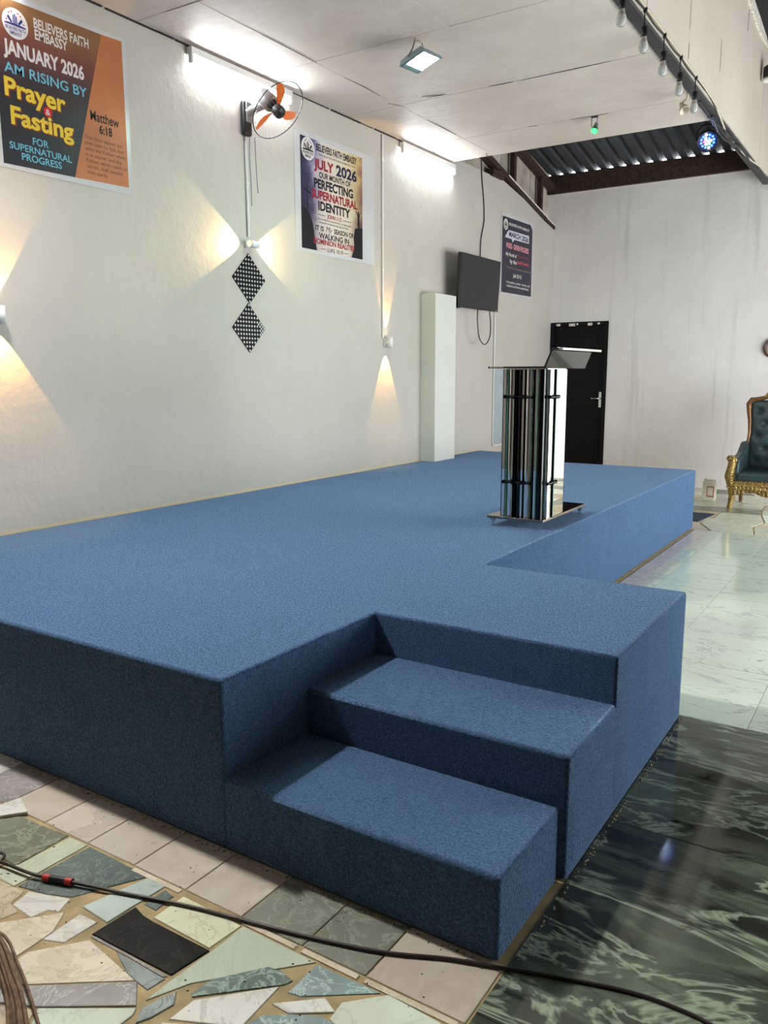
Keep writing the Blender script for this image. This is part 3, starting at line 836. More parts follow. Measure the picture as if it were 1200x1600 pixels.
# ================================================================== ARMCHAIR (ornate gilded throne chair), faces the viewer (-y)
CX, CY = 3.50, 10.95
ch = empty('armchair', (CX, CY, 0), 'gilded throne armchair with dark green buttoned leather by the end wall', 'armchair')
def scroll_post(x, s):
    pts = [(x, 10.62, .0), (x + .005 * s, 10.615, .06), (x + .02 * s, 10.62, .14), (x + .02 * s, 10.62, .22), (x - .01 * s, 10.61, .32), (x - .022 * s, 10.60, .40), (x - .005 * s, 10.59, .50), (x + .01 * s, 10.58, .57), (x + .0 * s, 10.565, .615), (x - .02 * s, 10.58, .63)]
    rad = [.034, .028, .038, .046, .042, .056, .05, .044, .054, .036]
    mb = MB().tube(pts, rad, 12)
    for k in range(9):                      # carved ribs
        z = .26 + .035 * k
        mb.tube([(x - .042, 10.575, z + .012), (x, 10.556, z), (x + .042, 10.575, z + .012)], .009, 6)
    return mb
for s, x in ((1, CX - .42), (-1, CX + .42)):
    leg = scroll_post(x, s).build('front_leg', GOLD, ch)
    MB().tube([(x - .055, 10.565, .615), (x - .03, 10.555, .645), (x + .02, 10.55, .645), (x + .055, 10.56, .60), (x + .03, 10.56, .575)], [.014, .02, .022, .02, .012], 8).build('scroll', GOLD, leg)
    # padded arm
    xi = x + s * .035
    pr = [(10.60, .56), (10.60, .34), (11.20, .34), (11.22, .80), (11.1, .74), (10.95, .67), (10.75, .64), (10.64, .62)]
    MB().prism(pr, xi - .05, xi + .05, 'x').build('arm_pad', LEATHER, ch, bevel=.03, bseg=3)
    MB().tube([(x + .02 * s, 11.28, 0), (x + .02 * s, 11.26, .15), (x + .02 * s, 11.24, .30)], [.022, .026, .034], 8).build('rear_leg', BRONZE, ch)
    # bronze back upright
    xb = CX - s * .355
    MB().tube([(xb + .0 * s, 11.22, .79), (xb + .01 * s, 11.235, .90), (xb + .0 * s, 11.255, 1.05), (xb - .02 * s, 11.275, 1.18), (xb - .028 * s, 11.285, 1.26), (xb + .01 * s, 11.29, 1.315), (xb + .06 * s, 11.292, 1.315)],
              [.016, .018, .022, .027, .034, .036, .026], 10).build('back_post', BRONZE, ch)
    MB().lathe([(0, -.026), (.02, -.018), (.026, 0), (.02, .018), (0, .026)], 12, Matrix.Translation((xb - .008 * s, 11.21, .775))).build('knob', BRONZE, ch)
MB().box(CX - .40, CX + .40, 10.60, 11.25, .28, .345).build('seat_rail', GOLD, ch, bevel=.012)
mb = MB()
for k in range(-8, 9):                      # carved foliage along the rail
    x = CX + k * .046
    h = .08 + .05 * math.cos(k * .39) ** 2
    mb.tube([(x + .03, 10.59, .31), (x - .01, 10.578, .27), (x + .008, 10.576, .31 - h)], [.016, .018, .010], 7)
    mb.tube([(x - .02, 10.592, .30), (x + .012, 10.575, .285), (x + .018, 10.575, .25), (x - .004, 10.58, .235), (x - .012, 10.585, .30 - h)], [.015, .018, .017, .014, .009], 8)
    mb.tube([(x - .02, 10.59, .315), (x + .02, 10.585, .305)], .010, 6)
mb.prism([(CX - .36, .33), (CX - .36, .245), (CX - .27, .235), (CX - .22, .21), (CX - .15, .215), (CX - .08, .185), (CX, .17), (CX + .08, .185), (CX + .15, .215), (CX + .22, .21), (CX + .27, .235), (CX + .36, .245), (CX + .36, .33)], 10.584, 10.60, 'y')
mb.build('carved_apron', GOLD, ch)
mb = MB()
for k in range(-16, 17):
    mb.lathe([(.006, 0), (.005, .003), (0, .005)], 6, Matrix.Translation((CX + k * .023, 10.598, .352)) @ Matrix.Rotation(math.pi / 2, 4, 'X'))
mb.build('nail_heads', GOLD, ch)
MB().box(CX - .37, CX + .37, 10.59, 11.22, .345, .455).build('seat_cushion', LEATHER, ch, bevel=.035, bseg=4)
BUT = [(u, v) for r, v in enumerate((.12, .30, .48, .66, .84)) for u in ((.14, .38, .62, .86) if r % 2 == 0 else (.26, .5, .74))]
def backf(u, v):
    w = .352
    x = CX + (2 * u - 1) * w
    z = .44 + .87 * v
    y = 11.26 + .05 * v - .06 * math.sin(math.pi * min(max(u, .0), 1)) ** .5 * math.sin(math.pi * min(1, v * .97 + .03)) ** .3
    for bu_, bv in BUT:
        d2 = ((u - bu_) * .67) ** 2 + ((v - bv) * .87) ** 2
        y += .032 * math.exp(-d2 / .0016)
    return (x, y, z)
MB().grid(backf, 44, 56).build('backrest', LEATHER, ch)
MB().box(CX - .355, CX + .355, 11.322, 11.35, .40, 1.31).build('back_shell', BRONZE, ch, bevel=.01)
for bu_, bv in BUT:
    p = backf(bu_, bv)
    MB().lathe([(.011, 0), (.009, .005), (0, .008)], 8, Matrix.Translation((p[0], p[1] - .001, p[2])) @ Matrix.Rotation(math.pi / 2, 4, 'X')).build('button', LEATHER, ch)
MB().tube([(CX - .33, 11.29, 1.315), (CX - .22, 11.285, 1.335), (CX - .12, 11.28, 1.37), (CX, 11.28, 1.44), (CX + .12, 11.28, 1.37), (CX + .22, 11.285, 1.335), (CX + .33, 11.29, 1.315)], [.028, .026, .03, .04, .03, .026, .028], 10).build('crest_rail', BRONZE, ch)
MB().tube([(CX - .20, 11.27, 1.35), (CX - .16, 11.265, 1.40), (CX - .11, 11.265, 1.39), (CX - .13, 11.265, 1.36)], [.012, .018, .016, .01], 8).build('crest_scroll', GOLD, ch)
MB().tube([(CX + .20, 11.27, 1.35), (CX + .16, 11.265, 1.40), (CX + .11, 11.265, 1.39), (CX + .13, 11.265, 1.36)], [.012, .018, .016, .01], 8).build('crest_scroll', GOLD, ch)

# ================================================================== JERRYCAN, MAT, CLOCK
jc = empty('jerrycan', (2.735, 11.15, 0), 'small white plastic jerrycan with red-framed label on the floor', 'jerrycan')
CAN = pm('milky_plastic', (.72, .68, .55), .35, var=.1)
mb = MB()
pr = [(2.655, .0), (2.815, .0), (2.815, .22), (2.80, .245), (2.74, .255), (2.655, .262)]
mb.prism(pr, 11.09, 11.21, 'y')
mb.build('body', CAN, jc, bevel=.014, bseg=3)
MB().tube([(2.80, 11.15, .24), (2.80, 11.15, .268), (2.74, 11.15, .275), (2.70, 11.15, .262)], .010, 8).build('handle', CAN, jc)
MB().lathe([(.018, .255), (.018, .285), (.0, .285)], 12, Matrix.Translation((2.68, 11.15, 0))).build('cap', CAN, jc)
lb = MB().box(2.712, 2.80, 11.0885, 11.0895, .055, .195).build('label_sheet', pm('red_print', (.42, .06, .05), .5), jc)
MB().box(2.722, 2.79, 11.0875, 11.0884, .07, .18).build('label_face', pm('label_paper', (.66, .62, .52), .6, var=.25, vscale=60), lb)
mt = MB().prism([(2.70, 9.46), (2.965, 9.46), (3.02, 10.05), (2.70, 10.05)], .0015, .009).build('mat', pm('dark_blue_mat', (.02, .03, .07), .9, var=.3, vscale=60, bmp=.3))
tag(mt, 'dark blue scrap of carpet on the floor behind the platform corner', 'mat')
# clock
ck = empty('wall_clock', (3.225, 12.335, 1.985), 'round brown-framed clock at the right edge of the end wall', 'clock')
MC = Matrix.Translation((3.225, 12.349, 1.985)) @ Matrix.Rotation(math.pi / 2, 4, 'X')
MB().lathe([(.125, 0), (.140, .01), (.140, .03), (.125, .04), (.115, .03), (.112, .012)], 36, MC).build('rim', pm('red_brown_wood', (.09, .03, .02), .3, var=.3), ck)
MB().lathe([(.118, .004), (.118, .014), (0, .014)], 36, MC).build('dial', pm('clock_dial', (.72, .70, .64), .5), ck)
for ang, ln, w in ((40, .06, .006), (160, .09, .004)):
    a = math.radians(ang)
    MB().box(-w, w, -.01, ln, .016, .018, MC @ Matrix.Rotation(a, 4, 'Z')).build('hand', BLACKM, ck)

# ================================================================== TELEVISION, WIRES, CONDUITS
tv = empty('television', (.2, 9.38, 2.76), 'black flat television mounted on the left wall above the platform', 'television')
MT = Matrix.Translation((.235, 9.375, 2.755)) @ Matrix.Rotation(math.radians(3), 4, 'Y') @ Matrix.Rotation(math.radians(-1.0), 4, 'Z')
MB().box(-.045, .0, -.535, .535, -.315, .315, MT).build('casing', BLACKM, tv, bevel=.006)
MB().box(.0005, .002, -.515, .515, -.29, .30, MT).build('screen', pm('dark_screen', (.012, .013, .015), .25, spec=.4), tv)
MB().box(.0005, .002, .47, .49, -.306, -.298, MT).build('power_light', pm('pale_mark', (.6, .6, .6), .5), tv)
MB().box(.002, .18, 9.2, 9.55, 2.6, 2.9).build('wall_bracket', DARKSTEEL, tv)
MB().box(.05, .20, 8.86, 8.93, 2.43, 2.50).build('stand_foot', BLACKM, tv, bevel=.01)
def wire(name, pts, r, mat, label, cat, group=None, sub=6):
    P = [Vector(p) for p in pts]; out = []
    for i in range(len(P) - 1):
        p0, p1, p2, p3 = P[max(i - 1, 0)], P[i], P[i + 1], P[min(i + 2, len(P) - 1)]
        for k in range(sub):
            q = k / sub
            out.append(.5 * ((2 * p1) + (p2 - p0) * q + (2 * p0 - 5 * p1 + 4 * p2 - p3) * q * q + (3 * p1 - p0 - 3 * p2 + p3) * q ** 3))
    out.append(P[-1])
    o = MB().tube(out, r, 6).build(name, mat)
    return tag(o, label, cat, group)
wire('cable', [(.012, 9.79, 4.32), (.012, 9.82, 4.1), (.012, 9.88, 3.85), (.012, 9.90, 3.6), (.012, 9.82, 3.35), (.02, 9.79, 3.08)], .007, BLACKM, 'black cable dropping from the roof to the television', 'cable')
wire('cable', [(.16, 9.46, 2.45), (.17, 9.44, 2.30), (.17, 9.50, 2.10), (.17, 9.66, 2.02), (.17, 9.80, 2.12), (.16, 9.84, 2.30), (.16, 9.80, 2.45)], .007, BLACKM, 'looped black cable hanging below the television', 'cable')
PVC = pm('white_conduit', (.72, .72, .70), .4)
def conduit(y, z0, z1, label, bend=None):
    c = empty('conduit', (0, y, z0), label, 'conduit')
    P = [(.012, y, z1), (.012, y, z0)]
    if bend: P = [(.012, y, z1), (.012, y, z0 + .05), (.012, y + .012, z0 + .012), (.012, y + .05, z0), (.012, y + bend, z0)]
    MB().tube(P, .011, 8).build('pipe', PVC, c)
    z = z1 - .25
    while z > z0 + .1:
        MB().box(.0005, .026, y - .016, y + .016, z - .006, z + .006).build('clip', PVC, c, bevel=.002)
        z -= .55
    return c
conduit(5.40, 2.80, 4.03, 'white conduit pipe running down from the fan to the crooked wall lamp')
conduit(7.49, 2.03, 4.09, 'white conduit pipe running down to the lamp beside the pillar')
conduit(10.28, .66, 2.47, 'white conduit pipe bending at the foot of the wall behind the lectern', .3)
bd = MB().box(.004, .022, 10.30, 10.60, .68, 1.70).build('panel_board', pm('grey_blue_board', (.36, .42, .44), .4, var=.1), bevel=.006)
tag(bd, 'grey-blue board standing against the wall behind the lectern', 'board')
wire('pull_cord', [(.05, 5.41, 3.60), (.045, 5.405, 3.45), (.04, 5.42, 3.2), (.04, 5.42, 3.05)], .004, GREYM, 'longer grey cord hanging below the wall fan', 'cord', 'fan cords')
wire('pull_cord', [(.06, 5.46, 3.60), (.06, 5.465, 3.4), (.06, 5.48, 3.16)], .004, GREYM, 'shorter grey cord hanging below the wall fan', 'cord', 'fan cords')

# ================================================================== WALL FAN
fa = empty('wall_fan', (.03, 5.40, 3.74), 'grey wall fan with orange blades mounted under the first tube light', 'fan')
MB().box(.002, .055, 5.345, 5.445, 3.60, 3.87).build('wall_box', BLACKM, fa, bevel=.02, bseg=3)
MB().box(.055, .07, 5.36, 5.43, 3.70, 3.86).build('control_panel', GREYM, fa, bevel=.006)
FG = pm('fan_grey', (.22, .215, .21), .4)
ax = Vector((.733, .024, -.677)).normalized()
hub = Vector((.345, 5.435, 3.752))
mot = hub - ax * .145
MB().tube([(.05, 5.40, 3.78), (.11, 5.41, 3.80), (.17, 5.42, 3.815), mot + Vector((0, 0, -.02))], [.045, .036, .034, .03], 12).build('arm', FG, fa)
MF = Matrix.Translation(hub) @ ax.to_track_quat('Z', 'Y').to_matrix().to_4x4()
MB().lathe([(.0, -.25), (.045, -.245), (.060, -.22), (.070, -.14), (.070, -.10), (.05, -.085)], 20, MF).build('motor', FG, fa)
MB().lathe([(.050, -.10), (.054, -.075), (.04, -.055), (.015, -.05)], 20, MF).build('motor_cover', BLACKM, fa)
MB().lathe([(.008, -.06), (.008, .0)], 8, MF).build('shaft', CHROME, fa)
ORG = pm('orange_plastic', (.85, .17, .02), .35)
for k in range(3):
    a0 = math.radians(120 * k + 112)
    def bl(u, v, a0=a0):
        r = .035 + .195 * u
        sweep = .22 * u * u
        w = (.30 + .55 * math.sin(math.pi * min(1, u * .85 + .1))) * .40
        th = a0 + sweep + (v - .5) * w * 2 * (1 - .45 * u)
        z = -.02 - (v - .5) * .014
        return tuple(MF @ Vector((r * math.cos(th), r * math.sin(th), z)))
    mb = MB().grid(bl, 12, 6)
    mb.grid(lambda u, v: tuple(Vector(bl(u, 1 - v)) - ax * .003), 12, 6)
    mb.build('blade', ORG, fa)
MB().lathe([(.045, -.035), (.052, -.005), (.050, .025), (.045, .032), (0, .036)], 24, MF).build('hub_cap', BLACKM, fa)
ringpts = [MF @ Vector((.247 * math.cos(2 * math.pi * k / 40), .247 * math.sin(2 * math.pi * k / 40), -.01)) for k in range(40)]
gd = MB().tube(ringpts, .0045, 6, closed=True).build('guard_ring', pm('dark_wire', (.05, .05, .055), .4, .5), fa)
mb = MB()
for k in range(36):
    a = 2 * math.pi * k / 36
    c, s_ = math.cos(a), math.sin(a)
    mb.tube([MF @ Vector((.06 * c, .06 * s_, .05)), MF @ Vector((.15 * c, .15 * s_, .045)), MF @ Vector((.22 * c, .22 * s_, .02)), MF @ Vector((.247 * c, .247 * s_, -.01))], .0007, 3, cap=False)
    mb.tube([MF @ Vector((.06 * c, .06 * s_, -.085)), MF @ Vector((.16 * c, .16 * s_, -.075)), MF @ Vector((.247 * c, .247 * s_, -.01))], .0007, 3, cap=False)
mb.build('guard_wires', pm('thin_wire', (.45, .45, .46), .3, .8), fa)

# ================================================================== LAMPS
TUBE_M = emis('tube_glow', (.90, .96, 1.0), TUBE_E)
def tube_light(y0, y1, label):
    t = empty('tube_light', (.03, (y0 + y1) / 2, 4.09), label, 'lamp', 'fluorescent tube lights on the left wall')
    MB().box(.004, .062, y0, y1, 4.045, 4.098).build('housing', WHITEM, t, bevel=.004)
    for y in (y0 + .012, y1 - .012):
        MB().box(.022, .06, y - .012, y + .012, 3.985, 4.045).build('end_holder', WHITEM, t, bevel=.004)
    MB().tube([(.045, y0 + .024, 4.008), (.045, y1 - .024, 4.008)], .014, 12).build('tube', TUBE_M, t)
    return t
tube_light(4.77, 5.97, 'lit white tube light on the left wall behind the orange fan')
tube_light(7.83, 9.03, 'lit white tube light on the left wall at the end of the ceiling')
tube_light(2.15, 3.35, 'added unseen tube light over the near end of the platform')  # invented lamp out of view, brightens the near left

def floodlight(x, y, label, group, glow, tip=-14):
    f = empty('floodlight', (x, y, 4.12), label, 'lamp', group)
    M_ = Matrix.Translation((x, y, 3.955)) @ Matrix.Rotation(math.radians(-10), 4, 'Z') @ Matrix.Rotation(math.radians(tip), 4, 'Y')
    MB().prism([(-.125, .0), (.125, .0), (.10, .035), (-.10, .035)], -.11, .11, 'y', M_).build('housing', pm('teal_grey_metal', (.20, .27, .29), .45, .3), f, bevel=.004)
    mb = MB()
    for k in range(-4, 5): mb.box(k * .018 - .003, k * .018 + .003, -.08, .08, .033, .06, M_)
    mb.build('cooling_fins', pm('grey_blue_metal', (.16, .18, .22), .5, .4), f)
    MB().box(-.112, .112, -.097, .097, -.004, .001, M_).build('bezel', pm('teal_grey_metal', (.2, .27, .29), .45, .3), f)
    MB().box(-.065, .105, -.085, .085, -.0055, -.0041, M_).build('lens', glow, f)
    mb = MB()
    for s in (-1, 1):
        a = M_ @ Vector((-.02, s * .115, .02))
        mb.tube([a, a.lerp(Vector((x - .02, y + s * .03, 4.10)), .55), (x - .02, y + s * .05, 4.105)], .006, 6)
    mb.tube([(x - .02, y - .05, 4.105), (x - .02, y, 4.112), (x - .02, y + .05, 4.105)], .006, 6)
    mb.build('bracket', pm('bracket_steel', (.30, .28, .24), .5, .6), f)
    return f
floodlight(1.545, 5.66, 'lit square floodlight hanging from the middle of the board ceiling', 'ceiling floodlights', emis('flood_glow', (.66, 1.0, .80), FLOOD_E))
floodlight(.90, 2.25, 'added unseen floodlight above the near corner of the platform', 'ceiling floodlights', emis('added_flood_glow', (1.0, .97, .95), ADDED_FLOOD_E), -38)  # extra lamp out of view, put in to light the steps and near floor

# green spot
gs = empty('spot_lamp', (2.02, 8.20, 4.12), 'small green-lit spot lamp hanging under the ceiling', 'lamp')
MB().box(1.985, 2.055, 8.19, 8.21, 4.108, 4.118).build('ceiling_plate', DARKSTEEL, gs)
for s in (-1, 1): MB().box(2.02 + s * .028 - .003, 2.02 + s * .028 + .003, 8.19, 8.205, 4.03, 4.112).build('bracket', GREYM, gs)
MS = Matrix.Translation((2.022, 8.195, 3.985)) @ Matrix.Rotation(math.radians(-38), 4, 'X')
MB().lathe([(.034, .0), (.034, .02), (.022, .05), (.020, .10), (0, .105)], 18, MS).build('housing', pm('green_grey_metal', (.03, .10, .05), .4), gs)
MB().lathe([(0, -.003), (.029, -.002), (.031, .0)], 18, MS).build('lens', emis('green_glow', (.03, 1., .09), 6.), gs)

# rgb par lamp
pa = empty('par_lamp', (2.83, 9.35, 4.1), 'round black stage lamp with glowing blue and white diodes near the roof edge', 'lamp')
pax = (Vector((4.4, 4.0, 1.0)) - Vector((2.835, 9.36, 4.03))).normalized()
MP = Matrix.Translation((2.835, 9.36, 4.03)) @ pax.to_track_quat('Z', 'Y').to_matrix().to_4x4()
MB().lathe([(.0, -.10), (.075, -.095), (.098, -.06), (.105, .0), (.105, .02), (.096, .02), (.094, .002), (0, .0)], 28, MP).build('housing', BLACKM, pa)
rr = random.Random(3)
cl = {'blue': emis('blue_diode', (.03, .09, 1.), 9), 'white': emis('white_diode', (.7, .8, 1.), 22), 'red': emis('red_diode', (1., .10, .35), 5), 'green': emis('green_diode', (.1, 1., .5), 14)}
for rad, cnt in ((0, 1), (.032, 6), (.064, 12)):
    for k in range(cnt):
        a = 2 * math.pi * k / cnt + rad * 4
        key = ['white', 'blue', 'white', 'red', 'white', 'green'][k % 6] if cnt > 1 else 'white'
        if rad > .05: key = ['blue', 'blue', 'blue', 'white', 'blue', 'blue'][k % 6]
        MB().lathe([(.0125, .002), (.011, .008), (0, .011)], 10, MP @ Matrix.Translation((rad * math.cos(a), rad * math.sin(a), 0))).build('diode', cl[key], pa)
mb = MB()
for s in (-1, 1):
    p = MP @ Vector((s * .112, 0, -.02))
    mb.tube([p, p + Vector((0, .02, .10)), Vector((2.835, 9.40, 4.20)) + Vector((s * .07, 0, 0))], .007, 6)
mb.tube([(2.755, 9.40, 4.20), (2.915, 9.40, 4.20), (2.97, 9.40, 4.18)], .009, 6)
mb.build('yoke', DARKSTEEL, pa)
wire('cable', [(2.9, 9.35, 4.17), (2.96, 9.0, 4.09), (2.99, 8.6, 4.085), (3.0, 8.2, 4.09)], .008, BLACKM, 'black power cable from the stage lamp along the beam', 'cable')

# small tilted unlit reflector lamp
hs = empty('reflector_lamp', (2.9, 8.0, 4.1), 'small unlit beige reflector lamp tilted beside the last hanging bulb', 'lamp')
MR = Matrix.Translation((2.905, 7.98, 4.0)) @ Matrix.Rotation(math.radians(150), 4, 'Y') @ Matrix.Rotation(math.radians(25), 4, 'X')
MB().lathe([(.018, -.05), (.022, -.02), (.045, .03), (.05, .05), (.044, .05), (.0, .01)], 18, MR).build('reflector', pm('beige_metal', (.42, .37, .29), .4, .2), hs)
MB().tube([MR @ Vector((0, 0, -.045)), (2.94, 7.97, 4.06), (2.945, 7.97, 4.105)], .012, 8).build('neck', pm('beige_metal', (.42, .37, .29), .4, .2), hs)

# string of unlit bulbs under the beam
sl = empty('string_lights', (3.07, 6.5, 4.12), 'string of unlit clear bulbs on a black cord along the steel beam', 'string lights')
BY = [2.9, 3.46, 4.0, 4.55, 5.07, 5.60, 6.11, 6.63, 7.14, 7.67]
cp = []
for i in range(len(BY) - 1):
    for q in range(6):
        t_ = q / 6; y = BY[i] + (BY[i + 1] - BY[i]) * t_
        cp.append((3.075, y, 4.128 - .012 * math.sin(math.pi * t_)))
cp += [(3.075, 7.67, 4.125), (3.075, 8.15, 4.13), (3.07, 8.7, 4.10)]
MB().tube(cp, .006, 6).build('cord', BLACKM, sl)
for i, y in enumerate(BY):
    dz = [0, .01, -.01, .008, 0, .004, 0, -.004, -.006, -.004][i]
    MB().box(3.06, 3.09, y - .012, y + .012, 4.115, 4.143).build('clip', BLACKM, sl, bevel=.004)
    zb = 3.985 + dz
    MB().tube([(3.075, y, 4.12), (3.073, y + .006, 4.06), (3.073, y + .01, zb + .03)], .005, 6).build('drop_wire', BLACKM, sl)
    so = MB().lathe([(.016, zb + .04), (.021, zb + .035), (.022, zb - .025), (.018, zb - .03)][::-1], 14, Matrix.Translation((3.073, y + .01, 0))).build('socket', BLACKM, sl)
    bl_ = MB().lathe([(0, zb - .135), (.018, zb - .130), (.030, zb - .115), (.034, zb - .095), (.030, zb - .07), (.021, zb - .045), (.018, zb - .03)], 18, Matrix.Translation((3.073, y + .01, 0))).build('bulb', CLEAR, sl)
    MB().lathe([(.024, zb - .062), (.0205, zb - .045), (.0185, zb - .03)], 16, Matrix.Translation((3.073, y + .01, 0))).build('bulb_collar', pm('pink_beige_plastic', (.55, .45, .38), .5), bl_)
    MB().lathe([(0, zb - .125), (.016, zb - .118), (.026, zb - .1), (.024, zb - .075), (.014, zb - .05)], 12, Matrix.Translation((3.073, y + .01, 0))).build('diffuser', pm('milky_diffuser', (.8, .79, .76), .5), bl_)
wire('cable', [(3.078, 2.5, 4.135), (3.078, 5, 4.14), (3.078, 7, 4.145), (3.076, 8.3, 4.13), (3.06, 8.8, 4.092), (3.0, 9.6, 4.09), (3.03, 10.6, 4.09), (3.07, 11.6, 4.13), (3.075, 12.3, 4.02)], .010, pm('cream_cable', (.55, .48, .38), .6), 'cream coloured cable running along the lower edge of the bulkhead', 'cable')
for k in range(3):
    wire('cable', [(2.97 + .02 * k, 8.7, 4.085), (3.03 - .03 * k, 9.4, 4.075 - .01 * k), (2.98 + .03 * k, 10.1, 4.085), (3.04 - .01 * k, 11.0, 4.07), (3.06, 11.8, 4.06 - .02 * k)], .009, BLACKM, ('thin black cable twisted along the far beam end, leftmost strand', 'thin black cable twisted along the far beam end, middle strand', 'thin black cable twisted along the far beam end, rightmost strand')[k], 'cable', 'cables twisted on the beam end')

# unlit black can lamp under a flaking steel plate on the bulkhead
pl = empty('steel_bracket', (3.07, 10.5, 5.6), 'dark steel plate with flaking white edge high on the bulkhead', 'bracket')
MB().prism([(9.85, 6.15), (9.85, 5.50), (10.3, 5.45), (10.6, 5.42), (10.92, 5.42), (12.3, 5.42), (12.3, 6.15)], 3.069, 3.085, 'x').build('plate', DARKSTEEL, pl)
MB().prism([(9.70, 6.15), (9.71, 5.44), (10.12, 5.40), (10.44, 5.372), (10.89, 5.392), (11.1, 5.41), (10.84, 5.46), (10.46, 5.50), (9.98, 5.54), (9.97, 6.15)], 3.0685, 3.09, 'x').build('flaking_edge', FLAKE, pl)
cn = empty('can_lamp', (3.1, 11.05, 5.1), 'black can lamp with pale rim below the steel plate', 'lamp')
MB().lathe([(.075, 4.98), (.08, 4.99), (.08, 5.10), (.05, 5.12), (0, 5.122)], 20, Matrix.Translation((3.17, 10.80, 0))).build('housing', BLACKM, cn)
MB().lathe([(.07, 4.95), (.078, 4.955), (.078, 4.98), (.07, 4.981)], 20, Matrix.Translation((3.17, 10.80, 0))).build('rim', WHITEM, cn)

# wall lamps
WARM = (1.0, .52, .13)
def sconce(y, z, rot, label, watts, tilt, spread, col=WARM, body=None):
    """up-and-down lamp; rot turns it in the wall plane (0 = beams up and down)"""
    s = empty('wall_lamp', (.0, y, z), label, 'lamp', 'up-and-down lamps on the left wall')
    R_ = Matrix.Translation((0, y, z)) @ Matrix.Rotation(rot, 4, 'X')
    body = body or WHITEM
    MB().box(.001, .016, -.030, .030, -.045, .045, R_).build('back_plate', body, s, bevel=.004)
    MB().box(.014, .05, -.014, .014, -.016, .016, R_).build('stem', body, s, bevel=.003)
    MB().lathe([(.026, -.055), (.030, -.055), (.030, .055), (.026, .055), (.026, .02), (.0, .018), (.0, -.018), (.026, -.02), (.026, -.055)], 18, R_ @ Matrix.Translation((.062, 0, 0))).build('housing', body, s)
    E_ = emis('warm_lens', (1., .80, .45), 45.)
    for k in (1, -1):
        MB().lathe([(.0, 0), (.024, 0), (.024, .004), (0, .006)] if k > 0 else [(0, -.006), (.024, -.004), (.024, 0), (0, 0)], 16, R_ @ Matrix.Translation((.062, 0, k * .028))).build('lens', E_, s)
        L = bpy.data.lights.new('wall_lamp_beam', 'SPOT')
        L.energy = watts * (1 if k > 0 else 1.15); L.color = col; L.spot_size = math.radians(spread[0 if k > 0 else 1]); L.spot_blend = .08; L.shadow_soft_size = .004
        lo = bpy.data.objects.new('beam', L); COL.objects.link(lo)
        d = (R_.to_3x3() @ Vector((-math.sin(math.radians(tilt)), 0, k * math.cos(math.radians(tilt))))).normalized()
        lo.matrix_world = Matrix.Translation(R_ @ Vector((.064, 0, k * .06))) @ d.to_track_quat('-Z', 'Y').to_matrix().to_4x4()
        lo.parent = s; lo.matrix_parent_inverse = Matrix.Translation((0, -y, -z))
    return s
sconce(5.405, 2.735, math.radians(-91), 'crooked lit wall lamp above the checkered diamonds', SCONCE_W, 14, (70, 70), (1., .66, .30))
sconce(7.555, 1.985, 0, 'small lit wall lamp beside the half-height pillar', SCONCE_W * 1.6, 12, (40, 50))
sconce(3.045, 2.02, 0, 'lit wall lamp at the left edge under the January poster', SCONCE_W * 1.3, 12, (64, 72))

# ================================================================== CHECKERED MIRROR DIAMONDS
BLK = pm('black_gloss_tile', (.005, .005, .006), .3, spec=.15)
SIL = pm('silver_mirror_tile', (.62, .62, .60), .3, .4)
def diamond(yc, zc, half, label, broken):
    d = empty('mirror_diamond', (.0, yc, zc), label, 'wall ornament', 'checkered diamonds on the wall')
    MB().prism([(yc, zc - half), (yc + half, zc), (yc, zc + half), (yc - half, zc)], .001, .007, 'x').build('backing', BLK, d)
    n = 12; mbw = MB(); rr = random.Random(broken)
    def pt(i, j):
        a, b = i / n, j / n
        return (yc + (a - b) * half, zc - half + (a + b) * half)
    for i in range(n):
        for j in range(n):
            lost = broken and i > 8 and j < 4 and rr.random() < .6
            if (i + j) % 2 == 0 or lost:
                c = .2
                q = [pt(i + c, j + c), pt(i + 1 - c, j + c), pt(i + 1 - c, j + 1 - c), pt(i + c, j + 1 - c)]
                mbw.prism(q, .007, .0085 if not lost else .0078, 'x')
    o = mbw.build('silver_squares', SIL, d)
    return d
diamond(5.398, 2.458, .208, 'upper black and silver checkered diamond below the crooked lamp', 0)
diamond(5.380, 2.044, .208, 'lower black and silver checkered diamond with chipped lower right edge', 7)

# ================================================================== FLOOR CABLE
cb = empty('floor_cable', (3.3, 1.6, 0), 'thin dark cable with red and black connector lying across the floor', 'cable')
def spline(pts, sub=6):
    P = [Vector(p) for p in pts]; out = []
    for i in range(len(P) - 1):
        p0, p1, p2, p3 = P[max(i - 1, 0)], P[i], P[i + 1], P[min(i + 2, len(P) - 1)]
        for k in range(sub):
            q = k / sub
            out.append(.5 * ((2 * p1) + (p2 - p0) * q + (2 * p0 - 5 * p1 + 4 * p2 - p3) * q * q + (3 * p1 - p0 - 3 * p2 + p3) * q ** 3))
    return out + [P[-1]]
CBL = pm('dark_brown_cable', (.022, .012, .010), .45)
MB().tube(spline([(2.1, 1.36, .006), (2.28, 1.385, .008), (2.395, 1.405, .014), (2.535, 1.42, .014), (2.60, 1.437, .012)]), .0058, 7).build('cord', CBL, cb)
MB().tube(spline([(2.70, 1.469, .012), (2.895, 1.531, .006), (3.115, 1.597, .006), (3.339, 1.646, .006), (3.545, 1.695, .006), (3.732, 1.752, .006), (3.897, 1.828, .006), (4.044, 1.878, .006), (4.169, 1.923, .006), (4.365, 1.981, .006), (4.496, 1.992, .006), (4.60, 1.978, .006), (4.9, 1.9, .006), (5.5, 1.7, .006)]), .0058, 7).build('cord', CBL, cb)
a, b = Vector((2.592, 1.433, .012)), Vector((2.705, 1.471, .012))
MB().tube([a.lerp(b, .22), a.lerp(b, .78)], .0115, 10).build('connector_body', BLACKM, cb)
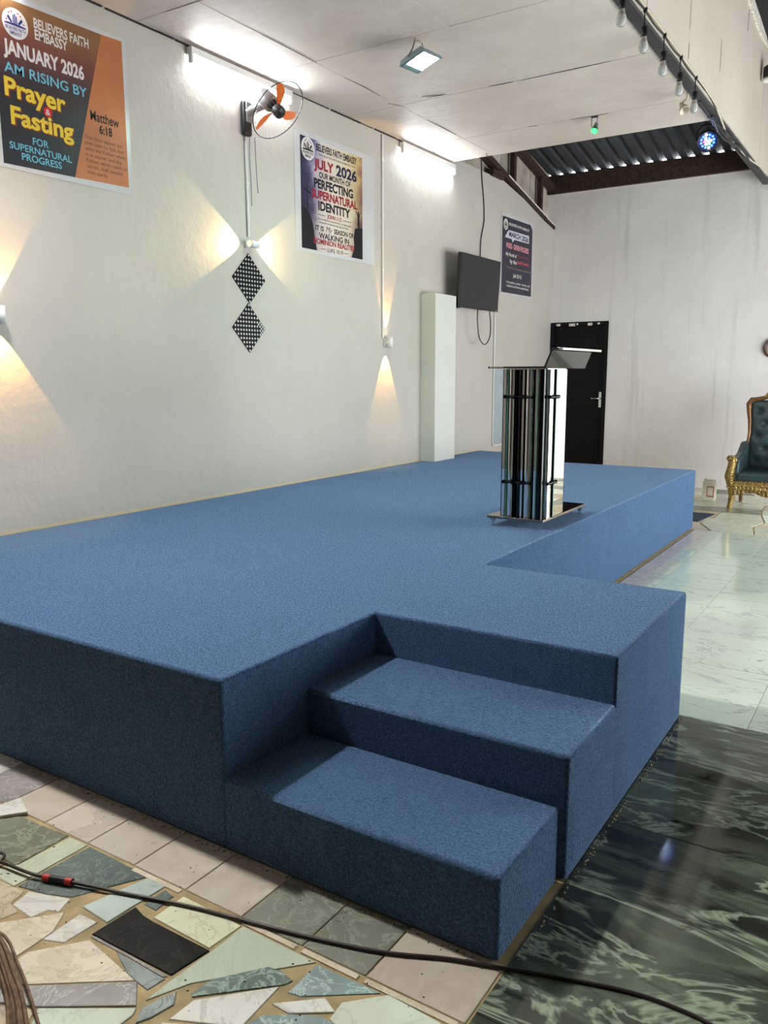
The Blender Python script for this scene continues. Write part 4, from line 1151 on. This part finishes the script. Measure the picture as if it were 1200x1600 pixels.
REDP = pm('red_plastic', (.45, .03, .02), .4)
MB().tube([a.lerp(b, .04), a.lerp(b, .24)], .0125, 10).build('connector_ring', REDP, cb)
MB().tube([a.lerp(b, .74), a.lerp(b, .94)], .0125, 10).build('connector_ring', REDP, cb)
lp = [Vector((2.37 + .022 * math.cos(t_), 1.405 + .03 * math.sin(t_), .012 + .010 * math.sin(t_ * .5))) for t_ in [k * .5 for k in range(14)]]
MB().tube(lp, .0055, 6).build('coil', CBL, cb)

# loose chip of tile and a bundle of brown strands
cpz = MB().prism([(2.03, 1.555), (2.09, 1.545), (2.180, 1.652), (2.06, 1.70)], .002, .012).build('tile_chip', ST['white'])
tag(cpz, 'loose white chip of tile lying at the left edge of the mosaic', 'tile chip')
bs = empty('palm_bundle', (2.9, 1.06, 0), 'bundle of dry brown strands at the bottom left corner of the floor', 'bundle')
BRN = pm('dry_brown_fibre', (.17, .10, .055), .8, var=.5, vscale=40)
rr = random.Random(2)
for k in range(15):
    o1 = max(-.03, min(.03, rr.gauss(0, .018))); o2 = max(-.05, min(.05, rr.gauss(0, .03))); h1 = rr.uniform(.006, .045)
    P = [(2.66 + o1, 1.19 + o1 * .3, h1 * .7), (2.80 + o1, 1.16 + o2 * .6, h1), (2.92 + o1 * .5, 1.115 + o2 * .6, h1 * .9), (3.03 + o1, 1.07 + o2 * .8, h1 * .8), (3.18 + o1, .99 + o2 * 1.2, .006)]
    MB().tube(spline(P, 3), rr.uniform(.003, .006), 5).build('strand', BRN, bs)

# ================================================================== POSTERS
_cv = bpy.data.curves.new('lettering_source', 'FONT')
_to = bpy.data.objects.new('lettering_source', _cv)
COL.objects.link(_to)
_cv.resolution_u = 3
def _textmesh(s, bold, shear=0):
    _cv.body = s; _cv.offset = bold; _cv.shear = shear
    bpy.context.view_layer.update()
    dg = bpy.context.evaluated_depsgraph_get()
    return bpy.data.meshes.new_from_object(_to.evaluated_get(dg))
_h = _textmesh('H', 0); _hz = [v.co.y for v in _h.vertices]; CAP = max(_hz) - min(_hz)
def letter(parent, s, y0, y1, z, h, mat, x, bold=.02, shear=0):
    """flat printed lettering on a sheet facing +x: from y0 to y1, baseline z, capital height h"""
    me = _textmesh(s, bold, shear)
    xs_ = [v.co.x for v in me.vertices]; a, b = min(xs_), max(xs_)
    for v in me.vertices:
        v.co = ((x), y0 + (v.co.x - a) / (b - a) * (y1 - y0), z + v.co.y / CAP * h)
    me.materials.clear(); me.materials.append(mat); me.name = 'lettering'
    o = bpy.data.objects.new('lettering', me); COL.objects.link(o)
    o.parent = parent
    l = parent; off = Vector((0, 0, 0))
    while l: off += l.location; l = l.parent
    o.location = -off
    return o
def ink(name, rgb): return pm('ink_' + name, s2l(*rgb), .45, spec=.3)
WHI, BLA = ink('white', (214, 208, 204)), ink('black', (18, 16, 24))
REDI, BLUI, YEL = ink('red', (140, 16, 34)), ink('sky', (108, 180, 206)), ink('yellow', (226, 192, 58))
NAVY, PINK, DKR = ink('navy', (30, 26, 66)), ink('pink', (226, 150, 158)), ink('bright_red', (196, 28, 30))
LBL = ink('logo_blue', (44, 48, 110))
BORD = pm('poster_film', (.55, .54, .54), .25, var=.06, vscale=3, spec=.5)
def disc(mb, yc, zc, ry, rz_, x0, x1, n=32):
    return mb.prism([(yc + ry * math.cos(2 * math.pi * k / n), zc + rz_ * math.sin(2 * math.pi * k / n)) for k in range(n)], x0, x1, 'x')
def logo(parent, yc, zc, r, x, dark=None, small=False):
    dk = dark or LBL
    lg = disc(MB(), yc, zc, r, r, x, x + .0006).build('logo', WHI, parent)
    X0, X1 = x + .0006, x + .0011
    mb = MB()
    arc = [(yc + r * .82 * math.cos(a), zc - r * .10 + r * .10 * math.sin(a)) for a in [math.pi * k / 10 for k in range(11)]]
    mb.prism(arc + [(yc - r * .82, zc - r * .16), (yc + r * .82, zc - r * .16)], X0, X1, 'x')
    for dy, hh in ((-.12, .55), (.0, .62), (.12, .50)):
        mb.prism([(yc + (dy - .04) * r, zc), (yc + (dy + .04) * r, zc), (yc + (dy + .04) * r, zc + hh * r), (yc + (dy - .04) * r, zc + hh * r)], X0, X1, 'x')
    mb.prism([(yc - .62 * r, zc + .30 * r), (yc - .50 * r, zc + .45 * r), (yc - .2 * r, zc + .05 * r), (yc - .34 * r, zc)], X0, X1, 'x')
    mb.prism([(yc + .50 * r, zc + .45 * r), (yc + .62 * r, zc + .30 * r), (yc + .34 * r, zc), (yc + .2 * r, zc + .05 * r)], X0, X1, 'x')
    mb.build('emblem', dk, lg)
    st = MB()
    for dy, dz in ((-.45, .6), (-.25, .72), (.25, .72), (.45, .6), (-.66, .12), (.66, .12)):
        st.prism([(yc + dy * r + (.09 if k % 2 == 0 else .04) * r * math.cos(math.pi / 2 + k * math.pi / 5), zc + dz * r + (.09 if k % 2 == 0 else .04) * r * math.sin(math.pi / 2 + k * math.pi / 5)) for k in range(10)], X0, X1, 'x')
    st.build('stars', dk if dark else DKR, lg)
    letter(lg, 'BELIEVERS FAITH', yc - .78 * r, yc + .78 * r, zc - .46 * r, .22 * r, dk, X1, .02)
    letter(lg, 'EMBASSY', yc - .46 * r, yc + .46 * r, zc - .76 * r, .22 * r, dk, X1, .02)
    return lg

# ---- January poster
p1 = empty('poster', (0, 3.68, 3.45), 'January 2026 prayer and fasting poster in dark and orange at upper left', 'poster', 'month posters on the left wall')
MB().box(.002, .004, 3.158, 4.19, 2.925, 3.965).build('sheet', BORD, p1)
m, nt, b = nmat('january_print'); b.inputs['Roughness'].default_value = .35
v = coords(nt); sp = nt.nodes.new('ShaderNodeSeparateXYZ'); nt.links.new(v, sp.inputs[0])
mr = node(nt, 'ShaderNodeMapRange', i_1=3.1, i_2=3.95); nt.links.new(sp.outputs[2], mr.inputs[0])
my = node(nt, 'ShaderNodeMapRange', i_1=3.2, i_2=3.95); nt.links.new(sp.outputs[1], my.inputs[0])
nz = noise(nt, v, 3, 3)
sm = node(nt, 'ShaderNodeMath', operation='MULTIPLY_ADD', i_1=.25); nt.links.new(nz, sm.inputs[0]); nt.links.new(mr.outputs[0], sm.inputs[2])
c = ramp(nt, sm.outputs[0], [(.35, s2l(22, 20, 30)), (.60, s2l(46, 28, 32)), (.82, s2l(108, 52, 42)), (1.0, s2l(128, 88, 52))])
nt.links.new(c, b.inputs['Base Color'])
MB().prism([(3.187, 2.948), (3.703, 2.960), (3.985, 3.935), (3.187, 3.918)], .004, .0047, 'x').build('dark_print', m, p1)
MB().prism([(3.703, 2.960), (4.155, 2.975), (4.155, 3.945), (3.985, 3.935)], .004, .0047, 'x').build('orange_print', pm('orange_print', s2l(178, 106, 60), .4, var=.12, vscale=3), p1)
X = .0053
logo(p1, 3.335, 3.790, .088, .0047)
letter(p1, 'BELIEVERS FAITH', 3.465, 3.875, 3.812, .056, WHI, X, .022)
letter(p1, 'EMBASSY', 3.468, 3.706, 3.746, .056, WHI, X, .022)
letter(p1, 'JANUARY 2026', 3.242, 3.824, 3.602, .079, WHI, X, .035)
letter(p1, 'I AM RISING BY', 3.195, 3.838, 3.494, .058, BLUI, X, .01)
OUTL = ink('rust', (120, 50, 26))
letter(p1, 'Prayer', 3.234, 3.670, 3.352, .104, OUTL, X - .0002, .05)
letter(p1, 'Prayer', 3.229, 3.664, 3.357, .104, YEL, X + .0002, .03)
letter(p1, 'Fasting', 3.264, 3.718, 3.192, .102, OUTL, X - .0002, .05)
letter(p1, 'Fasting', 3.258, 3.712, 3.197, .102, YEL, X + .0002, .03)
disc(MB(), 3.525, 3.325, .032, .032, X + .0003, X + .0006, 20).build('red_disc', DKR, p1)
letter(p1, '&', 3.508, 3.542, 3.308, .034, WHI, X + .0008, .01)
letter(p1, 'FOR', 3.400, 3.514, 3.101, .043, BLUI, X, .01)
letter(p1, 'SUPERNATURAL', 3.235, 3.684, 3.047, .040, BLUI, X, .01)
letter(p1, 'PROGRESS', 3.315, 3.604, 2.993, .041, BLUI, X, .01)
letter(p1, 'Matthew', 3.856, 4.094, 3.362, .062, BLA, X, .015)
letter(p1, '6:18', 3.923, 4.031, 3.289, .053, BLA, X, .03)
for k, (s, y1_) in enumerate((('That thou appear not', 4.118), ('unto men to fast, but', 4.122), ('unto thy Father which', 4.14), ('is in secret: and thy', 4.10), ('Father, which seeth in', 4.142), ('secret, shall reward', 4.10), ('thee openly.', 3.976))):
    letter(p1, s, 3.797 + .0015 * k, y1_, 3.232 - k * .0375, .023, ink('brown', (70, 40, 24)), X, .0)

# ---- July poster
p2 = empty('poster', (0, 6.7, 3.3), 'July 2026 supernatural identity poster with cross silhouette right of the fan', 'poster', 'month posters on the left wall')
MB().box(.002, .004, 6.045, 7.345, 2.772, 3.838).build('sheet', BORD, p2)
m, nt, b = nmat('july_print'); b.inputs['Roughness'].default_value = .3
v = coords(nt); sp = nt.nodes.new('ShaderNodeSeparateXYZ'); nt.links.new(v, sp.inputs[0])
my = node(nt, 'ShaderNodeMapRange', i_1=6.13, i_2=7.13); nt.links.new(sp.outputs[1], my.inputs[0])
mz = node(nt, 'ShaderNodeMapRange', i_1=2.80, i_2=3.79); nt.links.new(sp.outputs[2], mz.inputs[0])
nz = noise(nt, v, 5, 4, .6)
fy = node(nt, 'ShaderNodeMath', operation='MULTIPLY_ADD', i_1=.35, i_2=-.17); nt.links.new(nz, fy.inputs[0])
fs_ = node(nt, 'ShaderNodeMath', operation='ADD'); nt.links.new(my.outputs[0], fs_.inputs[0]); nt.links.new(fy.outputs[0], fs_.inputs[1])
top = ramp(nt, fs_.outputs[0], [(.0, s2l(16, 14, 40)), (.10, s2l(40, 40, 92)), (.22, s2l(130, 126, 166)), (.36, s2l(212, 200, 190)), (.72, s2l(222, 206, 176)), (.90, s2l(196, 170, 110)), (1., s2l(150, 96, 90))])
bot = ramp(nt, fs_.outputs[0], [(.0, s2l(24, 18, 28)), (.14, s2l(60, 44, 50)), (.28, s2l(188, 172, 168)), (.5, s2l(216, 204, 196)), (.78, s2l(206, 190, 176)), (.92, s2l(120, 98, 92)), (1., s2l(40, 30, 34))])
nt.links.new(mix(nt, mz.outputs[0], bot, top), b.inputs['Base Color'])
MB().box(.004, .0047, 6.132, 7.125, 2.805, 3.790).build('print', m, p2)
sil = MB()
sil.prism([(6.132, 2.806), (6.36, 2.806), (6.32, 2.95), (6.30, 3.05), (6.24, 3.14), (6.19, 3.17), (6.132, 3.165)], .0047, .005, 'x').build('hill', BLA, p2)
MB().prism([(6.93, 2.806), (7.124, 2.806), (7.124, 3.11), (7.05, 3.105), (6.99, 3.09), (6.965, 3.0), (6.975, 2.92)], .0047, .005, 'x').build('cliff', BLA, p2)
cr = MB().box(.005, .0054, 6.219, 6.236, 3.15, 3.37); cr.prism([(6.166, 3.345), (6.168, 3.328), (6.282, 3.297), (6.282, 3.314)], .005, .0053, 'x'); cr.build('cross', BLA, p2)
fg = MB()
fg.prism([(7.035, 3.10), (7.048, 3.10), (7.052, 3.15), (7.058, 3.10), (7.072, 3.10), (7.070, 3.19), (7.074, 3.225), (7.098, 3.262), (7.090, 3.266), (7.064, 3.235), (7.044, 3.235), (7.012, 3.264), (7.004, 3.26), (7.034, 3.222), (7.038, 3.19)], .005, .0053, 'x')
disc(fg, 7.054, 3.25, .013, .015, .005, .0053, 12); fg.build('figure_silhouette', BLA, p2)
X = .0054
logo(p2, 6.247, 3.690, .100, .0047, BLA)
letter(p2, 'BELIEVERS FAITH EMBASSY', 6.369, 7.027, 3.704, .060, BLA, X, .03)
letter(p2, 'BUILT IN LOVE LIVE IN DOMINION', 6.488, 6.924, 3.667, .016, BLA, X, .01)
letter(p2, 'JULY', 6.333, 6.640, 3.546, .082, REDI, X, .04)
letter(p2, '2026', 6.679, 7.028, 3.541, .092, NAVY, X, .04)
letter(p2, 'OUR MONTH OF', 6.408, 6.920, 3.472, .049, BLA, X, .03)
letter(p2, 'PERFECTING', 6.328, 6.961, 3.375, .077, BLA, X, .04)
letter(p2, 'SUPERNATURAL', 6.290, 7.032, 3.280, .071, REDI, X, .04)
letter(p2, 'IDENTITY', 6.389, 6.910, 3.180, .076, BLA, X, .04)
letter(p2, 'JOHN 1:12', 6.526, 6.760, 3.122, .034, REDI, X, .03)
letter(p2, 'But as many as received him, to them gave', 6.383, 6.920, 3.092, .018, BLA, X, .01)
letter(p2, 'he power to become the sons of God...', 6.401, 6.884, 3.062, .018, BLA, X, .01)
letter(p2, 'IT IS', 6.340, 6.470, 2.994, .042, BLA, X, .03)
letter(p2, 'My', 6.501, 6.604, 2.990, .056, BLA, X, -.005, .35)
letter(p2, 'SEASON OF', 6.634, 6.962, 2.993, .043, BLA, X, .03)
letter(p2, 'WALKING IN', 6.393, 6.887, 2.926, .048, BLA, X, .03)
letter(p2, 'DOMINION REALITIES', 6.308, 6.985, 2.871, .046, REDI, X, .035)
letter(p2, 'LUKE 10:19', 6.523, 6.782, 2.812, .037, BLA, X, .01)
for y0, y1_, z in ((6.384, 6.50, 3.138), (6.785, 6.92, 3.138), (6.42, 6.50, 2.83), (6.80, 6.875, 2.83), (6.40, 6.475, 3.675), (6.94, 7.01, 3.675)):
    MB().box(.005, X, y0, y1_, z - .0025, z + .0025).build('rule_line', BLA, p2)
MB().lathe([(.008, 0), (.006, .003), (0, .004)], 8, Matrix.Translation((.004, 6.062, 3.822)) @ Matrix.Rotation(math.pi / 2, 4, 'Y')).build('pin', CHROME, p2)

# ---- March poster
p3 = empty('poster', (0, 11.0, 3.27), 'dark March 2026 poster beside the television near the corner', 'poster', 'month posters on the left wall')
MB().box(.002, .006, 10.445, 11.56, 2.735, 3.805).build('sheet', BORD, p3)
m, nt, b = nmat('march_print'); b.inputs['Roughness'].default_value = .4
v = coords(nt)
c = ramp(nt, noise(nt, v, 2.5, 4, .6), [(.3, s2l(20, 15, 26)), (.55, s2l(40, 32, 58)), (.75, s2l(52, 32, 50))])
nt.links.new(c, b.inputs['Base Color'])
MB().prism([(10.475, 2.755), (11.51, 2.765), (11.505, 3.70), (11.44, 3.765), (10.475, 3.752)], .006, .0068, 'x').build('print', m, p3)
X = .0078
logo(p3, 10.585, 3.655, .072, .0068, BLA)
letter(p3, 'BELIEVERS FAITH EMBASSY', 10.69, 11.39, 3.660, .034, WHI, X, .02)
MB().prism([(10.675, 3.592), (11.385, 3.605), (11.380, 3.498), (10.875, 3.488), (10.81, 3.445), (10.79, 3.487), (10.56, 3.487)], .0068, .0075, 'x').build('white_banner', ink('banner', (206, 206, 216)), p3)
letter(p3, 'MARCH 2026', 10.69, 11.355, 3.513, .064, NAVY, X, .035)
letter(p3, 'WORD - DRIVEN PROGRESS', 10.60, 11.38, 3.357, .066, PINK, X, .03)
letter(p3, 'My Month of', 10.604, 10.962, 3.253, .044, WHI, X, .02)
letter(p3, 'the increase', 10.985, 11.395, 3.270, .040, ink('dull_red', (150, 60, 76)), X, .01)
letter(p3, 'by the', 10.74, 10.965, 3.165, .050, WHI, X, .02)
letter(p3, 'Lord\'s word', 10.98, 11.39, 3.180, .046, ink('rose', (206, 86, 100)), X, .02)
letter(p3, 'With the word above everything', 10.617, 11.478, 3.092, .022, ink('olive_print', (150, 144, 120)), X, .0)
letter(p3, 'Job 23:12', 10.854, 11.148, 2.984, .046, WHI, X, .02)
letter(p3, 'It prospers a word - driven, and', 10.639, 11.444, 2.892, .032, WHI, X, .01)
letter(p3, 'realised and lived established', 10.641, 11.401, 2.842, .032, WHI, X, .01)
for a_, b_ in (((10.62, 2.98), (10.67, 3.08)), ((11.36, 3.07), (11.46, 2.90)), ((11.42, 3.12), (11.47, 3.04))):
    bar(MB(), a_, b_, .004, (.0068, .0075)).build('rule_line', ink('grey_line', (110, 104, 116)), p3)

bpy.data.objects.remove(_to, do_unlink=True)
